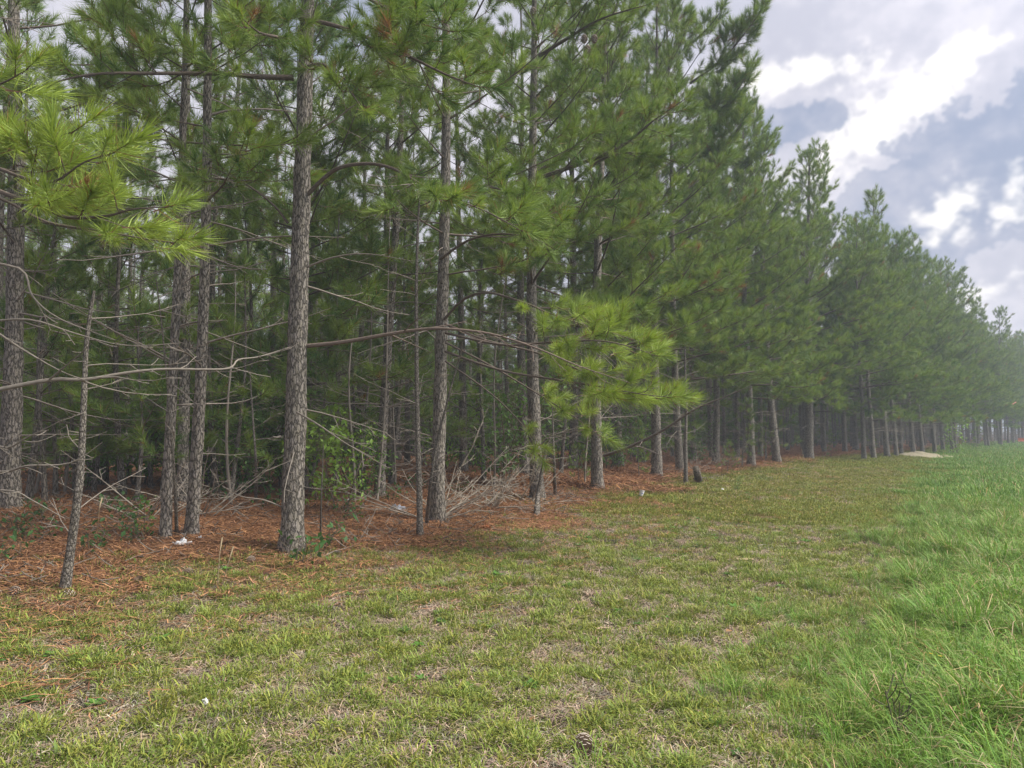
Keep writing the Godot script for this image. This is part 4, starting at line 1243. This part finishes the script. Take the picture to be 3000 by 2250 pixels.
	for q in [[Vector3(2.71, 0.19, -4.60), "lower yellow flower of three in the tall grass"], [Vector3(2.68, 0.19, -4.65), "yellow flower left of its two neighbours in the tall grass"], [Vector3(2.62, 0.16, -4.50), "small yellow flower nearest below its neighbours"], [Vector3(4.55, 0.24, -7.00), "yellow flower farther off near the right border"], [Vector3(4.13, 0.17, -9.50), "tiny yellow flower in the open grass"]]:
		var o := thing("yellow_flower", q[1], "flower", q[0])
		var st := Shape.new()
		var low: float = ground_h(q[0].x, q[0].z) - q[0].y
		st.tube(PackedVector3Array([Vector3(0, low, 0), Vector3(0.008, low * 0.5, 0), Vector3.ZERO]), PackedFloat32Array([0.0015, 0.0015, 0.0015]), 4, Color(0.15, 0.25, 0.06))
		part("stalk", st.commit(), M.wood, o)
		for k in 8:
			var fl2 := Shape.new()
			var a := TAU * k / 8
			put_leaf(fl2, Vector3.ZERO, Vector3(cos(a), 0.35, sin(a)).normalized(), Vector3.UP, 0.016, Color(0.8, 0.5, 0.02))
			part("petal", fl2.commit(), M.leaf, o)

# ---------------------------------------------------------------- grass, thatch, fallen needles
func blade_tuft(count: int, tall: float, wide: float, spread: float, droop: float, base: Color, tip: Color) -> ArrayMesh:
	var s := Shape.new()
	for k in count:
		var a := rnd(0, TAU)
		var at := Vector3(cos(a), 0, sin(a)) * spread * sqrt(rng.randf())
		var out := Vector3(cos(a + rnd(-0.9, 0.9)), 0, sin(a + rnd(-0.9, 0.9)))
		var l := tall * rnd(0.45, 1.1)
		var lean := rnd(0.1, 0.9) * droop
		var d0 := (Vector3.UP + out * lean * 0.5).normalized()
		var d1 := (Vector3.UP * 0.8 + out * lean * 1.5).normalized()
		var d2 := (Vector3.UP * 0.25 + out * lean * 2.2 - Vector3.UP * lean * 0.5).normalized()
		var p1 := at + d0 * l * 0.36
		var p2 := p1 + d1 * l * 0.34
		var p3 := p2 + d2 * l * 0.3
		var w := out.cross(Vector3.UP).rotated(Vector3.UP, rnd(-0.8, 0.8)) * wide * 0.5 * rnd(0.7, 1.2)
		var c := base.lerp(tip, rng.randf())
		if rng.randf() < 0.07: c = Color(0.42, 0.35, 0.20)
		s.add(at - w, p1 - w, at + w, c)
		s.add(at + w, p1 - w, p1 + w, c)
		s.add(p1 - w, p2 - w * 0.8, p1 + w, c)
		s.add(p1 + w, p2 - w * 0.8, p2 + w * 0.8, c)
		s.add(p2 - w * 0.8, p3, p2 + w * 0.8, c)
	return s.commit()

func lying(count: int, long: float, wide: float, spread: float, up: float, a_col: Color, b_col: Color) -> ArrayMesh:   # dead strands lying about
	var s := Shape.new()
	for k in count:
		var a := rnd(0, TAU)
		var at := Vector3(rnd(-1, 1) * spread, rnd(0.002, up), rnd(-1, 1) * spread)
		var d := Vector3(cos(a), rnd(-0.12, 0.2), sin(a)) * long * rnd(0.5, 1.1)
		var w := Vector3(-sin(a), rnd(-0.3, 0.3), cos(a)) * wide * 0.5
		var mid := at + d * 0.5 + Vector3(-sin(a), 0, cos(a)) * rnd(-0.12, 0.12) * long + Vector3.UP * rnd(0, 0.015)
		var c := a_col.lerp(b_col, rng.randf()) * rnd(0.7, 1.2)
		s.add(at - w, mid - w, at + w, c)
		s.add(at + w, mid - w, mid + w, c)
		s.add(mid - w, at + d, mid + w, c)
	return s.commit()

func make_grass() -> void:
	rng.seed = 700
	var short := []
	for k in 4: short.append(blade_tuft(15, rnd(0.05, 0.085), 0.0044, 0.04, 1.0, Color(0.105, 0.16, 0.03), Color(0.255, 0.305, 0.06)))
	var coarse := []
	for k in 3: coarse.append(blade_tuft(26, 0.10, 0.012, 0.16, 0.9, Color(0.125, 0.165, 0.03), Color(0.265, 0.30, 0.06)))
	var tall := []
	for k in 4: tall.append(blade_tuft(26, rnd(0.19, 0.32), 0.0042, 0.06, 1.15, Color(0.092, 0.188, 0.03), Color(0.195, 0.345, 0.06)))
	var tall_far := []
	for k in 2: tall_far.append(blade_tuft(34, 0.2, 0.011, 0.22, 1.1, Color(0.092, 0.188, 0.03), Color(0.185, 0.335, 0.06)))
	var thatch := []
	for k in 3: thatch.append(lying(26, 0.09, 0.0034, 0.09, 0.02, Color(0.42, 0.36, 0.265), Color(0.20, 0.16, 0.115)))
	var straw := []
	for k in 3: straw.append(lying(30, 0.19, 0.0058, 0.2, 0.035, Color(0.44, 0.235, 0.118), Color(0.14, 0.058, 0.03)))
	var put := {}
	var tint := {}
	for key in ["short", "coarse", "tall", "tall_far", "thatch", "straw"]:
		put[key] = [[], [], [], []]
		tint[key] = [PackedColorArray(), PackedColorArray(), PackedColorArray(), PackedColorArray()]
	var sets := {"short": short, "coarse": coarse, "tall": tall, "tall_far": tall_far, "thatch": thatch, "straw": straw}
	# bands of depth: from, to, samples per square metre
	for band in [[2.2, 5.5, 900.0], [5.5, 9.0, 620.0], [9.0, 15.0, 330.0], [15.0, 26.0, 170.0], [26.0, 50.0, 110.0], [50.0, 95.0, 22.0]]:
		var d0: float = band[0]
		var d1: float = band[1]
		var half := 0.82 * d1 + 1.6
		var n := int((d1 - d0) * 2.0 * half * band[2])
		for k in n:
			var d := rnd(d0, d1)
			var x := rnd(-half, half)
			if absf(x) > 0.82 * d + 1.6: continue
			var z := -d
			var st := straw_share(x, z)
			var ta := tall_share(x, z)
			var bare := patch_noise.get_noise_2d(x * 5.0 - 90.0, z * 5.0)
			var lush := patch_noise.get_noise_2d(x * 9.0 + 11.0, z * 9.0)
			var pick := rng.randf()
			var key := ""
			var size := rnd(0.7, 1.35)
			if st > rng.randf():
				if beyond(x, z) < -12.0: continue
				key = "straw" if pick < 0.9 else ("short" if d < 15.0 and pick > 0.99 else "")
				if d > 15.0: size *= 1.9
			elif ta > rng.randf():
				if d < 15.0: key = "tall" if pick < 0.62 else ("short" if pick < 0.8 else "")
				else: key = "tall_far"
				size *= lerpf(0.5, 1.1, clampf(ta * 1.3 - 0.3, 0, 1)) * (1.0 + 0.9 * patch_noise.get_noise_2d(x * 6.0, z * 6.0))
			else:
				if pick < 0.25: key = "thatch"
				elif pick < 0.25 + 0.05 * smoothstep(5.0, 2.5, beyond(x, z)): key = "straw"
				elif bare > 0.26 and pick < 0.9: key = ""
				elif lush + rnd(-0.4, 0.4) > -0.32: key = "short" if d < 12.0 else "coarse"
				elif pick > 0.75: key = "short" if d < 12.0 else "coarse"
				if key == "thatch" and d > 15.0: size *= 1.2
				if key == "short": size *= lerpf(0.75, 1.4, clampf(lush + 0.5, 0, 1))
				if key == "coarse": size *= 0.85 if d < 26.0 else 1.2
			if key == "": continue
			var v := rng.randi() % sets[key].size() as int
			var b := Basis(Vector3.UP, rnd(0, TAU)).scaled(Vector3(size, size * rnd(0.8, 1.2), size))
			if key in ["short", "tall"]: b = Basis(Vector3(1, 0, 0), rnd(-0.2, 0.2)) * b
			put[key][v].append(Transform3D(b, Vector3(x, ground_at(x, z) - 0.004, z)))
			var g := rnd(0.75, 1.25)
			var yellow := rnd(0.88, 1.25)
			tint[key][v].append(Color(g * yellow if key != "straw" else g, g, g * rnd(0.8, 1.1)))
	var rosette := Shape.new()
	for k in 9:
		var a := k * 2.4 + rnd(-0.2, 0.2)
		put_leaf(rosette, Vector3.UP * 0.012, Vector3(cos(a), rnd(0.1, 0.7), sin(a)).normalized(), Vector3.UP, rnd(0.035, 0.075), Color(0.10, 0.21, 0.04) * rnd(0.8, 1.3))
	var scrap := Shape.new()
	put_leaf(scrap, Vector3.UP * 0.02, Vector3(1, 0.1, 0).normalized(), Vector3(0.1, 1, 0.2).normalized(), 0.07, Color(0.30, 0.17, 0.08))
	var wp := []
	var wc := PackedColorArray()
	var lp := []
	var lc := PackedColorArray()
	for k in 2600:
		var d := pow(rng.randf(), 0.6) * 22.0 + 2.6
		var x := rnd(-0.75 * d, 0.75 * d)
		if straw_share(x, -d) > 0.5: continue
		var tf := Transform3D(Basis(Vector3.UP, rnd(0, TAU)) * rnd(0.6, 1.3), Vector3(x, ground_at(x, -d) + 0.01, -d))
		if k % 3 and patch_noise.get_noise_2d(x * 2.0 + 200.0, d * 2.0) > 0.05:
			wp.append(tf)
			wc.append(Color.WHITE * rnd(0.7, 1.3))
		elif k % 5 == 0:
			lp.append(tf)
			lc.append(Color.WHITE * rnd(0.5, 1.4))
	for q in [["verge_weeds", "small broad leaved weeds dotted through the mown grass", rosette, wp, wc], ["leaf_scraps", "scattered small brown leaves in the mown grass", scrap, lp, lc]]:
		var root := Node3D.new()
		root.name = q[0]
		add_child(root)
		tag(root, q[1], "ground cover", "", "stuff")
		many("clump", q[2].commit(), M.leaf, q[3], q[4], root)
	var names := {"short": ["short_grass", "short mown green grass over the open verge"], "coarse": ["far_grass", "short grass of the verge farther off"], "tall": ["tall_grass", "long lush grass in the low strip at the right"], "tall_far": ["far_tall_grass", "long lush grass farther along the low strip"], "thatch": ["thatch", "dead tan grass lying between the green blades"], "straw": ["pine_straw", "reddish fallen pine needles covering the floor of the stand"]}
	for key in names:
		var root := Node3D.new()
		root.name = names[key][0]
		add_child(root)
		tag(root, names[key][1], "grass" if "grass" in names[key][0] else "ground cover", "", "stuff")
		var total := 0
		for v in sets[key].size():
			if put[key][v].size():
				many("clump", sets[key][v], M.straw if key in ["thatch", "straw"] else M.blade, put[key][v], tint[key][v], root)
				total += put[key][v].size()
